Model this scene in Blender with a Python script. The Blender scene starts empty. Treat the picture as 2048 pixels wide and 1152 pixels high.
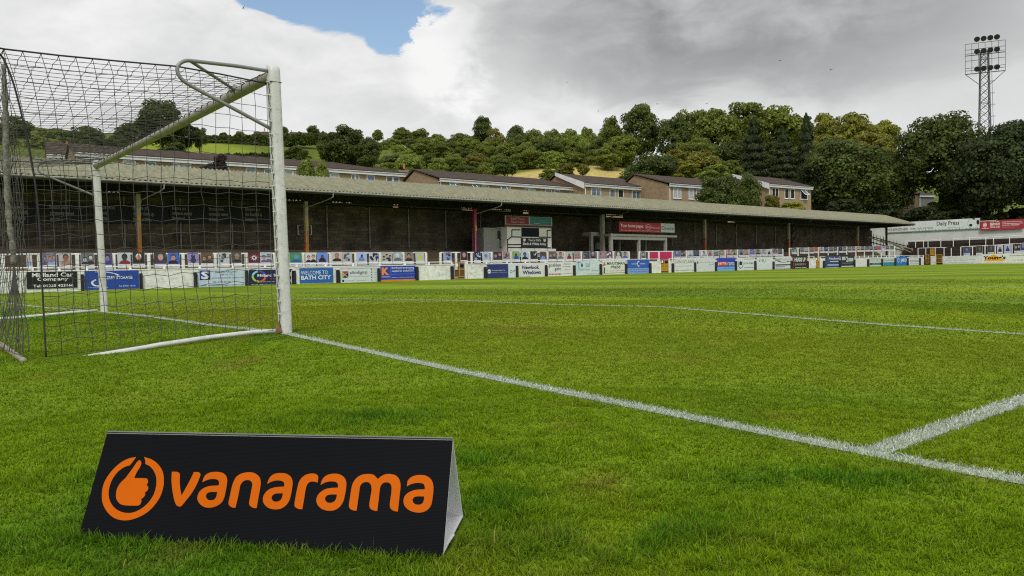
import bpy, math, random
import numpy as np
from mathutils import Vector, Matrix
random.seed(11); RNG = np.random.default_rng(5)
SC = bpy.context.scene; COL = SC.collection
V = Vector
# ------------------------------------------------------------------ camera
CAM = V((-2.96818, -6.9416, 0.54812)); YAW, PITCH, ROLL, FPX = 0.8790775, -0.0240712, -0.016906, 1538.24
cf = V((math.cos(YAW)*math.cos(PITCH), math.sin(YAW)*math.cos(PITCH), math.sin(PITCH)))
cr0 = V((math.sin(YAW), -math.cos(YAW), 0)); cu0 = cr0.cross(cf)
cr = cr0*math.cos(ROLL) + cu0*math.sin(ROLL); cu = cu0*math.cos(ROLL) - cr0*math.sin(ROLL)
cam_d = bpy.data.cameras.new("camera"); cam = bpy.data.objects.new("camera", cam_d); COL.objects.link(cam)
cam.matrix_world = Matrix(((cr.x, cu.x, -cf.x, CAM.x), (cr.y, cu.y, -cf.y, CAM.y), (cr.z, cu.z, -cf.z, CAM.z), (0, 0, 0, 1)))
cam_d.sensor_width = 36; cam_d.lens = 36*FPX/2048; cam_d.clip_start = 0.05; cam_d.clip_end = 3000
SC.camera = cam
def ray(x, y): return cf + cr*((x-1024)/FPX) - cu*((y-576)/FPX)     # direction of a point of the photograph
def at(x, y, D): return CAM + ray(x, y)*D                            # ... at distance D along the view axis
def onp(x, y, n, c):
    q = ray(x, y); return CAM + q*((c - CAM.dot(n))/q.dot(n))

# ------------------------------------------------------------------ world, sun, exposure
SUN_AZ, SUN_EL = math.radians(224), math.radians(48)
SC.view_settings.view_transform = 'Standard'; SC.view_settings.look = 'None'
SC.view_settings.exposure = 0.0; SC.view_settings.gamma = 1.0; SC.view_settings.use_curve_mapping = False
SC.cycles.use_denoising = False; SC.cycles.pixel_filter_type = 'BLACKMAN_HARRIS'; SC.cycles.filter_width = 1.15; SC.cycles.max_bounces = 6; SC.cycles.diffuse_bounces = 3; SC.cycles.glossy_bounces = 2
SC.cycles.transmission_bounces = 3; SC.cycles.transparent_max_bounces = 8
sun_d = bpy.data.lights.new("sun", 'SUN'); sun_d.energy = 2.0; sun_d.angle = math.radians(10); sun_d.color = (1, .96, .89)
sun = bpy.data.objects.new("sun", sun_d); COL.objects.link(sun)
sdir = V((math.cos(SUN_AZ)*math.cos(SUN_EL), math.sin(SUN_AZ)*math.cos(SUN_EL), math.sin(SUN_EL)))
sun.rotation_euler = sdir.to_track_quat('Z', 'Y').to_euler(); sun.location = (0, 0, 60)
world = bpy.data.worlds.new("World"); SC.world = world; world.use_nodes = True
def azel(x, y):
    q = ray(x, y).normalized(); return math.atan2(q.y, q.x), math.asin(q.z)
def build_sky():
    nt = world.node_tree; N = nt.nodes; L = nt.links; N.clear()
    def n(t, **k):
        o = N.new(t)
        for a, b in k.items(): setattr(o, a, b)
        return o
    def sock(o, i, v):
        if isinstance(v, (int, float)): o.inputs[i].default_value = v
        else: L.new(v, o.inputs[i])
    def M(op, a, b=0.0, c=0.0, clamp=False):
        o = n('ShaderNodeMath', operation=op, use_clamp=clamp); sock(o, 0, a); sock(o, 1, b); sock(o, 2, c); return o.outputs[0]
    def mixf(f, a, b): return M('ADD', a, M('MULTIPLY', f, M('SUBTRACT', b, a)))
    def sstep(v, a, b):
        o = n('ShaderNodeMapRange', interpolation_type='SMOOTHSTEP'); sock(o, 0, v); sock(o, 1, a); sock(o, 2, b); return o.outputs[0]
    tc = n('ShaderNodeTexCoord'); dirv = tc.outputs['Generated']
    sx = n('ShaderNodeSeparateXYZ'); L.new(dirv, sx.inputs[0])
    az = M('ARCTAN2', sx.outputs[1], sx.outputs[0]); el = M('ARCSINE', sx.outputs[2])
    mp = n('ShaderNodeMapping'); mp.inputs['Scale'].default_value = (1, 1, 2.1); L.new(dirv, mp.inputs[0])
    def noise(scale, detail, rough, dist=0.0, off=0.0):
        m2 = n('ShaderNodeMapping'); m2.inputs['Location'].default_value = (off, off*.7, off*.3); L.new(mp.outputs[0], m2.inputs[0])
        o = n('ShaderNodeTexNoise'); L.new(m2.outputs[0], o.inputs['Vector'])
        for k, v in (('Scale', scale), ('Detail', detail), ('Roughness', rough), ('Distortion', dist)): o.inputs[k].default_value = v
        return M('SUBTRACT', o.outputs[0], .5)
    big = noise(3.2, 3, .5, .3, 1.7); mid = noise(8, 8, .58, .5, 4.1); fine = noise(21, 9, .6, .4, 9.3)
    puff = M('ADD', M('MULTIPLY', mid, 1.0), M('MULTIPLY', fine, .45))
    def blob(x, y, rx, ry, rot=0.0, warp=1.0):        # 1 at the centre of a cloud mass, 0 at its rim
        a0, e0 = azel(x, y); da = M('ADD', M('SUBTRACT', az, a0), M('MULTIPLY', puff, .05*warp)); de = M('ADD', M('SUBTRACT', el, e0), M('MULTIPLY', mid, .05*warp))
        c, s_ = math.cos(rot), math.sin(rot)
        p = M('DIVIDE', M('ADD', M('MULTIPLY', da, c), M('MULTIPLY', de, s_)), rx/FPX)
        q = M('DIVIDE', M('SUBTRACT', M('MULTIPLY', de, c), M('MULTIPLY', da, s_)), ry/FPX)
        return M('SUBTRACT', 1.0, M('ADD', M('MULTIPLY', p, p), M('MULTIPLY', q, q)))
    gap = M('MAXIMUM', blob(700, -45, 180, 110, .10, 1.35), blob(790, 42, 76, 55, -.5, 1.3))
    gap = M('MAXIMUM', gap, blob(578, -40, 125, 72, 0, 1.3))
    blue = sstep(M('ADD', gap, M('MULTIPLY', puff, .5)), -.04, .22)
    veil = sstep(M('ADD', blob(770, 20, 230, 150, 0, .6), M('MULTIPLY', fine, .7)), .1, 1.3)
    grey = sstep(M('ADD', blob(1470, 30, 620, 190, .06, 2.0), M('MULTIPLY', puff, .6)), -.12, .95)
    grey2 = sstep(M('ADD', blob(1330, 150, 420, 75, 0, 2.0), M('MULTIPLY', puff, .8)), .0, 1.1)
    grey3 = sstep(M('ADD', blob(1960, 90, 300, 200, 0, 2.0), M('MULTIPLY', puff, .6)), -.2, 1.2)
    lite = sstep(M('ADD', blob(900, 110, 120, 110, .5, 1.6), M('MULTIPLY', puff, 1.0)), -.1, .9)
    lowl = sstep(M('ADD', blob(330, 190, 420, 75, 0, 1.5), M('MULTIPLY', puff, .6)), -.3, 1.0)
    b = M('ADD', .80, M('ADD', M('MULTIPLY', big, .30), M('MULTIPLY', puff, .42)))
    b = M('ADD', b, M('MULTIPLY', lite, .22))
    b = mixf(M('MULTIPLY', lowl, .35), b, .70)
    b = mixf(M('MULTIPLY', grey3, .48), b, .54)
    b = mixf(M('MULTIPLY', grey2, .60), b, .47)
    b = mixf(M('MULTIPLY', grey, .80), b, M('ADD', .30, M('MULTIPLY', puff, .60)))
    b = M('MINIMUM', M('MAXIMUM', b, .2), .93)
    cr_ = n('ShaderNodeCombineColor'); coolness = M('MULTIPLY', M('SUBTRACT', .93, b), .12)
    L.new(M('MULTIPLY', b, M('SUBTRACT', 1.0, M('MULTIPLY', coolness, .35))), cr_.inputs[0]); L.new(b, cr_.inputs[1])
    L.new(M('MULTIPLY', b, M('ADD', .995, M('MULTIPLY', coolness, .22))), cr_.inputs[2])
    bc = n('ShaderNodeBackground'); L.new(cr_.outputs[0], bc.inputs[0]); bc.inputs[1].default_value = 1.0
    sk = n('ShaderNodeTexSky', sky_type='NISHITA', sun_disc=False, sun_elevation=SUN_EL, sun_rotation=math.pi/2-SUN_AZ, air_density=1.25, dust_density=.35, ozone_density=1.6)
    bs = n('ShaderNodeBackground'); L.new(sk.outputs[0], bs.inputs[0]); bs.inputs[1].default_value = .13
    mx = n('ShaderNodeMixShader'); L.new(M('MULTIPLY', blue, .97), mx.inputs[0]); L.new(bc.outputs[0], mx.inputs[1]); L.new(bs.outputs[0], mx.inputs[2])
    out = n('ShaderNodeOutputWorld'); L.new(mx.outputs[0], out.inputs[0])
build_sky()

# ------------------------------------------------------------------ materials
MATS = {}
def lin(h):
    h = h.lstrip('#'); c = [int(h[i:i+2], 16)/255 for i in (0, 2, 4)]
    return tuple((x/12.92 if x <= .04045 else ((x+.055)/1.055)**2.4) for x in c)
def mat(name, col, rough=.75, var=.18, scale=6.0, bump=0.0, bscale=40.0, metal=0.0, dirt=None, dirt_amt=0.0, dscale=3.0, trans=0.0, spec=.4, stretch=None, perobj=0.0, island=0.0):
    if name in MATS: return MATS[name]
    if isinstance(col, str): col = lin(col)
    m = bpy.data.materials.new(name); m.use_nodes = True; MATS[name] = m
    nt = m.node_tree; N = nt.nodes; L = nt.links; P = N['Principled BSDF']
    P.inputs['Roughness'].default_value = rough; P.inputs['Metallic'].default_value = metal; P.inputs['Specular IOR Level'].default_value = spec
    tc = N.new('ShaderNodeTexCoord'); src = tc.outputs['Object']
    if stretch:
        mp = N.new('ShaderNodeMapping'); mp.inputs['Scale'].default_value = stretch; L.new(src, mp.inputs[0]); src = mp.outputs[0]
    nz = N.new('ShaderNodeTexNoise'); nz.inputs['Scale'].default_value = scale; nz.inputs['Detail'].default_value = 6; L.new(src, nz.inputs['Vector'])
    mr = N.new('ShaderNodeMapRange'); mr.inputs[1].default_value = .3; mr.inputs[2].default_value = .7; mr.inputs[3].default_value = 1-var; mr.inputs[4].default_value = 1+var
    L.new(nz.outputs[0], mr.inputs[0]); fac = mr.outputs[0]
    for amt, sock in ((perobj, 'obj'), (island, 'isl')):
        if amt:
            oi = N.new('ShaderNodeObjectInfo' if sock == 'obj' else 'ShaderNodeNewGeometry')
            m2 = N.new('ShaderNodeMapRange'); m2.inputs[3].default_value = 1-amt; m2.inputs[4].default_value = 1+amt
            L.new(oi.outputs['Random' if sock == 'obj' else 'Random Per Island'], m2.inputs[0])
            mm = N.new('ShaderNodeMath'); mm.operation = 'MULTIPLY'; L.new(fac, mm.inputs[0]); L.new(m2.outputs[0], mm.inputs[1]); fac = mm.outputs[0]
    vm = N.new('ShaderNodeVectorMath'); vm.operation = 'SCALE'; vm.inputs[0].default_value = col; L.new(fac, vm.inputs['Scale']); c = vm.outputs[0]
    if dirt is not None:
        if isinstance(dirt, str): dirt = lin(dirt)
        dn = N.new('ShaderNodeTexNoise'); dn.inputs['Scale'].default_value = dscale; dn.inputs['Detail'].default_value = 8; dn.inputs['Roughness'].default_value = .7; L.new(src, dn.inputs['Vector'])
        dr = N.new('ShaderNodeMapRange'); dr.inputs[1].default_value = .5; dr.inputs[2].default_value = .68; dr.inputs[4].default_value = dirt_amt; L.new(dn.outputs[0], dr.inputs[0])
        mx = N.new('ShaderNodeMix'); mx.data_type = 'RGBA'; L.new(dr.outputs[0], mx.inputs[0]); L.new(c, mx.inputs[6]); mx.inputs[7].default_value = (*dirt, 1); c = mx.outputs[2]
    L.new(c, P.inputs['Base Color'])
    if bump:
        bn = N.new('ShaderNodeTexNoise'); bn.inputs['Scale'].default_value = bscale; bn.inputs['Detail'].default_value = 5; L.new(src, bn.inputs['Vector'])
        bp = N.new('ShaderNodeBump'); bp.inputs['Strength'].default_value = bump; bp.inputs['Distance'].default_value = .02; L.new(bn.outputs[0], bp.inputs['Height']); L.new(bp.outputs[0], P.inputs['Normal'])
    if trans:
        tr = N.new('ShaderNodeBsdfTranslucent'); L.new(c, tr.inputs[0]); ms = N.new('ShaderNodeMixShader'); ms.inputs[0].default_value = trans
        L.new(P.outputs[0], ms.inputs[1]); L.new(tr.outputs[0], ms.inputs[2]); L.new(ms.outputs[0], N['Material Output'].inputs[0])
    return m
def flat(hexcol, rough=.6): return mat('print_'+hexcol.lstrip('#'), hexcol, rough, .10, 3.0)

# ------------------------------------------------------------------ mesh building
ORG = {}
class MB:
    def __init__(s): s.v = []; s.f = []; s.mi = []; s.mats = []
    def mid(s, m):
        if m not in s.mats: s.mats.append(m)
        return s.mats.index(m)
    def poly(s, pts, m):
        i = len(s.v); s.v += [V(p) for p in pts]; s.f.append(tuple(range(i, i+len(pts)))); s.mi.append(s.mid(m))
    def faces(s, vs, fs, m):
        i = len(s.v); s.v += [V(p) for p in vs]; k = s.mid(m)
        for f in fs: s.f.append(tuple(i+j for j in f)); s.mi.append(k)
    def box(s, o, ax, ay, az, m):
        o, ax, ay, az = V(o), V(ax), V(ay), V(az)
        s.faces([o, o+ax, o+ax+ay, o+ay, o+az, o+ax+az, o+ax+ay+az, o+ay+az], [(0, 3, 2, 1), (4, 5, 6, 7), (0, 1, 5, 4), (1, 2, 6, 5), (2, 3, 7, 6), (3, 0, 4, 7)], m)
    def tube(s, pts, r, m, n=8, cap=True):
        pts = [V(p) for p in pts]; rs = r if isinstance(r, (list, tuple)) else [r]*len(pts)
        i0 = len(s.v); k = s.mid(m); up = None
        for j, p in enumerate(pts):
            t = (pts[min(j+1, len(pts)-1)] - pts[max(j-1, 0)]).normalized()
            if up is None: up = V((0, 0, 1)) if abs(t.z) < .9 else V((1, 0, 0))
            a = t.cross(up).normalized(); b = a.cross(t).normalized(); up = b
            for q in range(n):
                w = 2*math.pi*q/n; s.v.append(p + (a*math.cos(w) + b*math.sin(w))*rs[j])
        for j in range(len(pts)-1):
            for q in range(n):
                a0 = i0+j*n+q; a1 = i0+j*n+(q+1) % n; s.f.append((a0, a1, a1+n, a0+n)); s.mi.append(k)
        if cap:
            s.f.append(tuple(i0+q for q in reversed(range(n)))); s.mi.append(k)
            e = i0+(len(pts)-1)*n; s.f.append(tuple(e+q for q in range(n))); s.mi.append(k)
    def build(s, name, parent=None, smooth=False, loc=None, recalc=False):
        if parent is not None: o0 = ORG[parent.name]
        else:
            if loc is None:
                xs = [p.x for p in s.v]; ys = [p.y for p in s.v]; zs = [p.z for p in s.v]
                loc = V(((min(xs)+max(xs))/2, (min(ys)+max(ys))/2, min(zs)))
            o0 = V(loc)
        me = bpy.data.meshes.new(name); me.from_pydata([tuple(p-o0) for p in s.v], [], s.f)
        for m in s.mats: me.materials.append(m)
        me.polygons.foreach_set('material_index', s.mi)
        if smooth: me.polygons.foreach_set('use_smooth', [True]*len(s.f))
        me.update(); o = bpy.data.objects.new(name, me); COL.objects.link(o)
        if parent is not None: o.parent = parent
        else: o.location = o0
        ORG[o.name] = o0; return o
def tag(o, label=None, cat=None, group=None, kind=None):
    for k, v in (('label', label), ('category', cat), ('group', group), ('kind', kind)):
        if v: o[k] = v
    return o
def thing(name, label, cat, loc, group=None):
    o = bpy.data.objects.new(name, None); COL.objects.link(o); o.location = V(loc); o.empty_display_size = .2; ORG[o.name] = V(loc); return tag(o, label, cat, group)
def npmesh(name, verts, faces_flat, sizes, mats, attr=None, parent=None, loc=(0, 0, 0), smooth=False, midx=None):
    me = bpy.data.meshes.new(name); nv = len(verts); nl = len(faces_flat); nf = len(sizes)
    me.vertices.add(nv); me.vertices.foreach_set('co', np.asarray(verts, np.float32).ravel())
    me.loops.add(nl); me.loops.foreach_set('vertex_index', np.asarray(faces_flat, np.int32))
    me.polygons.add(nf); st = np.concatenate([[0], np.cumsum(sizes)[:-1]]).astype(np.int32)
    me.polygons.foreach_set('loop_start', st); me.polygons.foreach_set('loop_total', np.asarray(sizes, np.int32))
    if midx is not None: me.polygons.foreach_set('material_index', np.asarray(midx, np.int32))
    for m in mats: me.materials.append(m)
    if smooth: me.polygons.foreach_set('use_smooth', np.ones(nf, bool))
    if attr is not None:
        a = me.color_attributes.new('Col', 'FLOAT_COLOR', 'POINT'); a.data.foreach_set('color', np.concatenate([attr, np.ones((nv, 1))], 1).astype(np.float32).ravel())
    me.update(calc_edges=True)
    o = bpy.data.objects.new(name, me); COL.objects.link(o); o.location = loc; ORG[o.name] = V(loc)
    if parent is not None: o.parent = parent
    return o

# ------------------------------------------------------------------ numpy value noise
def vnoise(x, y, seed=0):
    xi = np.floor(x).astype(np.int64); yi = np.floor(y).astype(np.int64); xf = x-xi; yf = y-yi
    def h(a, b):
        k = (a*374761393 + b*668265263 + seed*974634777) & 0xffffffff
        k = ((k ^ (k >> 13))*1274126177) & 0xffffffff
        return ((k ^ (k >> 16)) & 0xffff)/65535.0
    u = xf*xf*(3-2*xf); w = yf*yf*(3-2*yf)
    return (h(xi, yi)*(1-u)+h(xi+1, yi)*u)*(1-w) + (h(xi, yi+1)*(1-u)+h(xi+1, yi+1)*u)*w
def fbm(x, y, seed=0, o=4):
    r = 0; a = .5; t = 0
    for i in range(o): r = r+a*vnoise(x*2**i, y*2**i, seed+i); t += a; a *= .55
    return r/t
def sst(x, a, b):
    t = np.clip((x-a)/(b-a), 0, 1); return t*t*(3-2*t)

# ------------------------------------------------------------------ terrain
KY = np.array([-60, -12, -5.56, -3, 0, 2.2, 4.6, 7.44, 13, 25, 41, 60.]); KZ = np.array([-.250, -.234, -.186, -.120, -.010, -.03, -.022, -.05, -.135, -.22, -.25, -.25])
def pitch_z(X, Y):
    X = np.asarray(X, float); Y = np.asarray(Y, float)
    z = np.interp(Y, KY, KZ) - .07*sst(-X, 0, 1.6)*(.25+.75*sst(Y, -5, 0))
    return z + .0037*np.clip(X, 0, 200)*sst(Y, 0, 41)
def pz(x, y): return float(pitch_z(x, y))
SD = V((0.99953808, 0.03039129, 0)); SN = V((-0.03039129, 0.99953808, 0)); SO = V((-4.41480881, 40.63641523, 0))     # stand axes: along, away, origin
def SW(s, t, z): return SO + SD*s + SN*t + V((0, 0, z))
def sp(x, y, t):
    q = onp(x, y, SN, SO.dot(SN)+t); return (q-SO).dot(SD), q.z
def tp(x, y, s):
    q = onp(x, y, SD, SO.dot(SD)+s); return (q-SO).dot(SN), q.z
HT = np.array([-400, -60, 0, 9, 12, 16, 30, 50, 78, 105, 134, 170, 260, 700.]); HZ = np.array([-1, -.7, -.6, -.5, 3.0, 4.2, 6.4, 10.5, 17.6, 25., 33., 41.5, 47, 49.]); HR = np.array([-1, -.7, -.6, -.5, 3.0, 4.8, 11.5, 20., 26.3, 29., 34., 42, 47, 49.])
def hill_z(s, t):
    s = np.asarray(s, float); t = np.asarray(t, float)
    k = sst(s, 95, 150); z = np.interp(t, HT, HZ)*(1-k)+np.interp(t, HT, HR)*k; z = np.where(t > 16, 4.2+(z-4.2)*(.915+.085*sst(s, 75, 105)), z)
    e = 3.2*sst(s, 138, 142)*(1-sst(t, 8, 16)) + .06*np.clip(s-142, 0, 200)*(1-sst(t, 40, 90))
    z = z + np.where(t > -70, e, 0)
    return z + (fbm(s*.05, t*.05, 3)-.5)*2.0*sst(t, 14, 40)
def hz_at(p):
    q = V(p)-SO; return float(hill_z(q.dot(SD), q.dot(SN)))

LW = .108
def gpt(x, y, z=-.19):
    p = onp(x, y, V((0, 0, 1)), z); return p.x, p.y
LUSH = [(gpt(1290, 1065), .55, .22), (gpt(1060, 1010), .30, .16), (gpt(960, 930), .22, .16), (gpt(700, 850), .5, .22), (gpt(1650, 960), .5, .16)]     # tussocks of longer grass behind the line
SCAR = [(gpt(1800, 802), .13), (gpt(1210, 968), .09), (gpt(1115, 1085), .10), (gpt(500, 712, -.05), .22), (gpt(1560, 840), .08), (gpt(330, 1110), .12), (gpt(1330, 690, -.03), .25), (gpt(1040, 655, -.03), .35)]   # scuffed spots
def lush_at(x, y):
    r = np.zeros_like(x)
    for (cx, cy), a, b in LUSH:
        u = (x-cx)*cr0.x+(y-cy)*cr0.y; w = -(x-cx)*cr0.y+(y-cy)*cr0.x; r = np.maximum(r, np.exp(-(u/a)**2-(w/b)**2))
    return r*sst(fbm(x*5, y*5, 23, 3), .25, .6)
def on_line(x, y, soft=0.0):
    def band(v, c): return np.abs(v-c) < LW/2+soft
    yl = -5.54; yr = 13.0
    a = band(x, -.02) & (y < 36) & ~((y > -.1) & (y < .1))
    b = band(x, 5.5) & (y > yl-LW/2) & (y < yr+LW/2)
    c = (band(y, yl) | band(y, yr)) & (x > 0) & (x < 5.5)
    dd = band(x, 16.5) & (y > -16.5) & (y < 24)
    return a | b | c | dd
def grass_col(x, y):
    g = np.stack([np.full_like(x, .146), np.full_like(x, .232), np.full_like(x, .004)], -1)
    p = fbm(x*.9, y*.9, 21); q = fbm(x*.28, y*.28, 31); w = fbm(x*4.2, y*4.2, 41, 3); r2 = fbm(x*1.7+9, y*1.7, 51)
    lush = np.array([.058, .168, .008]); olive = np.array([.190, .232, .007]); dry = np.array([.235, .225, .025])
    infield = sst(x, -.3, .4)
    k = (sst(p, .50, .72)*(1-.55*infield))[..., None]; g = g*(1-.75*k)+lush*.75*k
    mouth = np.exp(-((x-2.6)/3.4)**2 - ((y-3.4)/6.0)**2)*infield
    k = np.clip(.15*infield+.75*mouth*(.6+.8*q)+.30*sst(q, .5, .75), 0, .9)[..., None]; g = g*(1-k)+olive*k
    k = (sst(r2, .63, .80)*.22 + .40*sst(w, .66, .85)*sst(q, .4, .7))[..., None]; g = g*(1-k)+dry*k
    k = (lush_at(x, y)*.8)[..., None]; g = g*(1-k)+np.array([.045, .150, .006])*k
    for (cx, cy), a in SCAR:
        k = (np.exp(-((x-cx)**2+(y-cy)**2)/a**2)*.62*sst(w, .35, .65))[..., None]; g = g*(1-k)+np.array([.215, .150, .035])*k
    bare = np.exp(-((x+.42)/.3)**2 - ((y+.12)/.16)**2)*.8*sst(w, .3, .6); k = bare[..., None]; g = g*(1-k)+np.array([.24, .16, .05])*k
    far = sst(x, 5.6, 7.5)
    ph = (x-5.5)/5.5; tri = np.abs((ph % 2)-1); strp = sst(tri, .44, .56)
    pj = y/5.4; st2 = sst(np.abs((pj % 2)-1), .42, .58)
    g = g*(1 + far[..., None]*((strp-.5)*.30+(st2-.5)*.12)[..., None])
    g = g*(1-far[..., None]*.0) ; g[..., 0] += far*(strp-.3)*.02
    g *= (.86+.28*fbm(x*11, y*11, 61, 2))[..., None]
    return g
def blade_mat(name, rough, trans):
    m = bpy.data.materials.new(name); m.use_nodes = True; nt = m.node_tree; N = nt.nodes; L = nt.links; P = N['Principled BSDF']
    a = N.new('ShaderNodeAttribute'); a.attribute_name = 'Col'; ge = N.new('ShaderNodeNewGeometry')
    mr = N.new('ShaderNodeMapRange'); mr.inputs[3].default_value = .6; mr.inputs[4].default_value = 1.4; L.new(ge.outputs['Random Per Island'], mr.inputs[0])
    vm = N.new('ShaderNodeVectorMath'); vm.operation = 'SCALE'; L.new(a.outputs['Color'], vm.inputs[0]); L.new(mr.outputs[0], vm.inputs['Scale'])
    L.new(vm.outputs[0], P.inputs['Base Color']); P.inputs['Roughness'].default_value = rough; P.inputs['Specular IOR Level'].default_value = .12
    tr = N.new('ShaderNodeBsdfTranslucent'); L.new(vm.outputs[0], tr.inputs[0]); ms = N.new('ShaderNodeMixShader'); ms.inputs[0].default_value = trans
    L.new(P.outputs[0], ms.inputs[1]); L.new(tr.outputs[0], ms.inputs[2]); L.new(ms.outputs[0], N['Material Output'].inputs[0]); return m
def turf_mat(name, bscale, nscale, amp):
    m = bpy.data.materials.new(name); m.use_nodes = True; nt = m.node_tree; N = nt.nodes; L = nt.links; P = N['Principled BSDF']
    a = N.new('ShaderNodeAttribute'); a.attribute_name = 'Col'; tc = N.new('ShaderNodeTexCoord')
    nz = N.new('ShaderNodeTexNoise'); nz.inputs['Scale'].default_value = nscale; nz.inputs['Detail'].default_value = 9; nz.inputs['Roughness'].default_value = .72; L.new(tc.outputs['Object'], nz.inputs['Vector'])
    mr = N.new('ShaderNodeMapRange'); mr.inputs[1].default_value = .3; mr.inputs[2].default_value = .7; mr.inputs[3].default_value = 1-amp; mr.inputs[4].default_value = 1+amp; L.new(nz.outputs[0], mr.inputs[0])
    vm = N.new('ShaderNodeVectorMath'); vm.operation = 'SCALE'; L.new(a.outputs['Color'], vm.inputs[0]); L.new(mr.outputs[0], vm.inputs['Scale'])
    L.new(vm.outputs[0], P.inputs['Base Color']); P.inputs['Roughness'].default_value = .9; P.inputs['Specular IOR Level'].default_value = .15
    bn = N.new('ShaderNodeTexNoise'); bn.inputs['Scale'].default_value = bscale; bn.inputs['Detail'].default_value = 6; L.new(tc.outputs['Object'], bn.inputs['Vector'])
    bp = N.new('ShaderNodeBump'); bp.inputs['Strength'].default_value = .55; bp.inputs['Distance'].default_value = .05; L.new(bn.outputs[0], bp.inputs['Height']); L.new(bp.outputs[0], P.inputs['Normal'])
    return m
def grid_mesh(name, us, vs, fn, colfn, m, kind='structure'):
    U, W = np.meshgrid(us, vs, indexing='ij'); P = fn(U, W).reshape(-1, 3); C = colfn(U, W).reshape(-1, 3); nu, nv = U.shape
    i = np.arange(nu*nv).reshape(nu, nv); q = np.stack([i[:-1, :-1], i[1:, :-1], i[1:, 1:], i[:-1, 1:]], -1).reshape(-1, 4)
    return tag(npmesh(name, P, q.ravel(), np.full(len(q), 4), [m], C, smooth=True), kind=kind)
us = np.concatenate([np.arange(-22, -5, 1.0), np.arange(-5, 22, .22), np.arange(22, 128.1, .6)])
vs = np.concatenate([np.arange(-45, -9, 1.2), np.arange(-9, 14, .22), np.arange(14, 43.2, .4)])
grid_mesh('pitch', us, vs, lambda u, w: np.stack([u, w, pitch_z(u, w)-.004], -1), grass_col, turf_mat('turf', 30, 9, .30))
def hill_col(s, t):
    a = fbm(s*.08, t*.08, 71); b = fbm(s*.4, t*.4, 72)
    g = np.stack([.075+.05*a, .105+.05*a, .014+.0*a], -1)*(.7+.6*b)[..., None]
    f1 = sst(t, 70, 76)*(1-sst(t, 140, 144))*(1-sst(s, 70, 80))*sst(s, 42, 47)
    g = g*(1-f1[..., None])+np.stack([.17+.05*a, .215+.05*a, .018+0*a], -1)*f1[..., None]*(.8+.4*b)[..., None]
    f2 = sst(t, 56, 60)*(1-sst(t, 83, 88))*sst(s, 92, 98)*(1-sst(s, 140, 146))
    return g*(1-f2[..., None])+np.stack([.38+.1*a, .31+.08*a, .12+0*a], -1)*f2[..., None]*(.7+.6*b)[..., None]
def hp(s, t):
    z = hill_z(s, t); return np.stack([SO.x+SD.x*s+SN.x*t, SO.y+SD.y*s+SN.y*t, z], -1)
su = np.concatenate([np.linspace(-900, -60, 22), np.arange(-56, 240, 2.5), np.linspace(245, 1100, 24)])
sv = np.concatenate([np.linspace(-900, -100, 14), np.array([-80, -60, -20, 0, 5]), np.arange(8.5, 150, 2.0), np.linspace(152, 900, 24)])
grid_mesh('hillside', su, sv, hp, hill_col, turf_mat('meadow', 3, 1.2, .35))

# ------------------------------------------------------------------ grass blades and painted lines
def blades(x, y, hgt, wid, col, nseg, lean_amt, seed):
    n = len(x); rng = np.random.default_rng(seed); z = pitch_z(x, y)-.004
    a = rng.uniform(0, 2*np.pi, n); cl = fbm(x*6, y*6, 81, 2)*9; la = cl+rng.normal(0, 1.7, n); lean = np.abs(rng.normal(lean_amt, lean_amt*.6, n))
    wx, wy = np.cos(a)*wid/2, np.sin(a)*wid/2; lx, ly = np.cos(la)*lean*hgt, np.sin(la)*lean*hgt
    hz_ = hgt*np.sqrt(np.clip(1-lean**2, .12, 1))
    if nseg == 1:
        P = np.stack([np.stack([x-wx, y-wy, z], -1), np.stack([x+wx, y+wy, z], -1), np.stack([x+lx, y+ly, z+hz_], -1)], 1)
        f = np.arange(3*n); sz = np.full(n, 3); C = np.stack([col*.45, col*.45, col*1.75], 1)  # shade between blades put into the colour: dark feet, bright tips
    else:
        P = np.stack([np.stack([x-wx, y-wy, z], -1), np.stack([x+wx, y+wy, z], -1),
                      np.stack([x+.8*wx+.35*lx, y+.8*wy+.35*ly, z+.6*hz_], -1), np.stack([x-.8*wx+.35*lx, y-.8*wy+.35*ly, z+.6*hz_], -1),
                      np.stack([x+lx*1.15, y+ly*1.15, z+hz_*.97], -1)], 1)
        b = np.arange(n)[:, None]*5; f = np.concatenate([b+np.array([0, 1, 2, 3]), b+np.array([3, 2, 4])], 1).ravel(); sz = np.tile([4, 3], n)
        C = np.stack([col*.40, col*.40, col*1.3, col*1.3, col*1.8], 1)  # same painted shading, from darkened foot up to brightened tip
    return P.reshape(-1, 3), f, sz, C.reshape(-1, 3)
def wedge(r0, r1, n, seed, half=.86):
    rng = np.random.default_rng(seed); r = np.sqrt(rng.uniform(r0*r0, r1*r1, n)); th = YAW+rng.uniform(-half, half, n)
    return CAM.x+r*np.cos(th), CAM.y+r*np.sin(th)
sgA = V((-2.5528, -4.5208, 0)); sgB = V((-1.8641, -5.3124, 0)); sgN = V((.7544, .6564, 0))
def in_sign(x, y):
    e = (sgB-sgA); Ls = e.length; e = e/Ls; dx = x-sgA.x; dy = y-sgA.y; a = dx*e.x+dy*e.y; b = dx*sgN.x+dy*sgN.y
    return (a > -.004) & (a < Ls+.004) & (b > -.004) & (b < .32)
acc = {'g': [], 'goal_line': [], 'goal_area_line': [], 'penalty_area_line': []}
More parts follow.
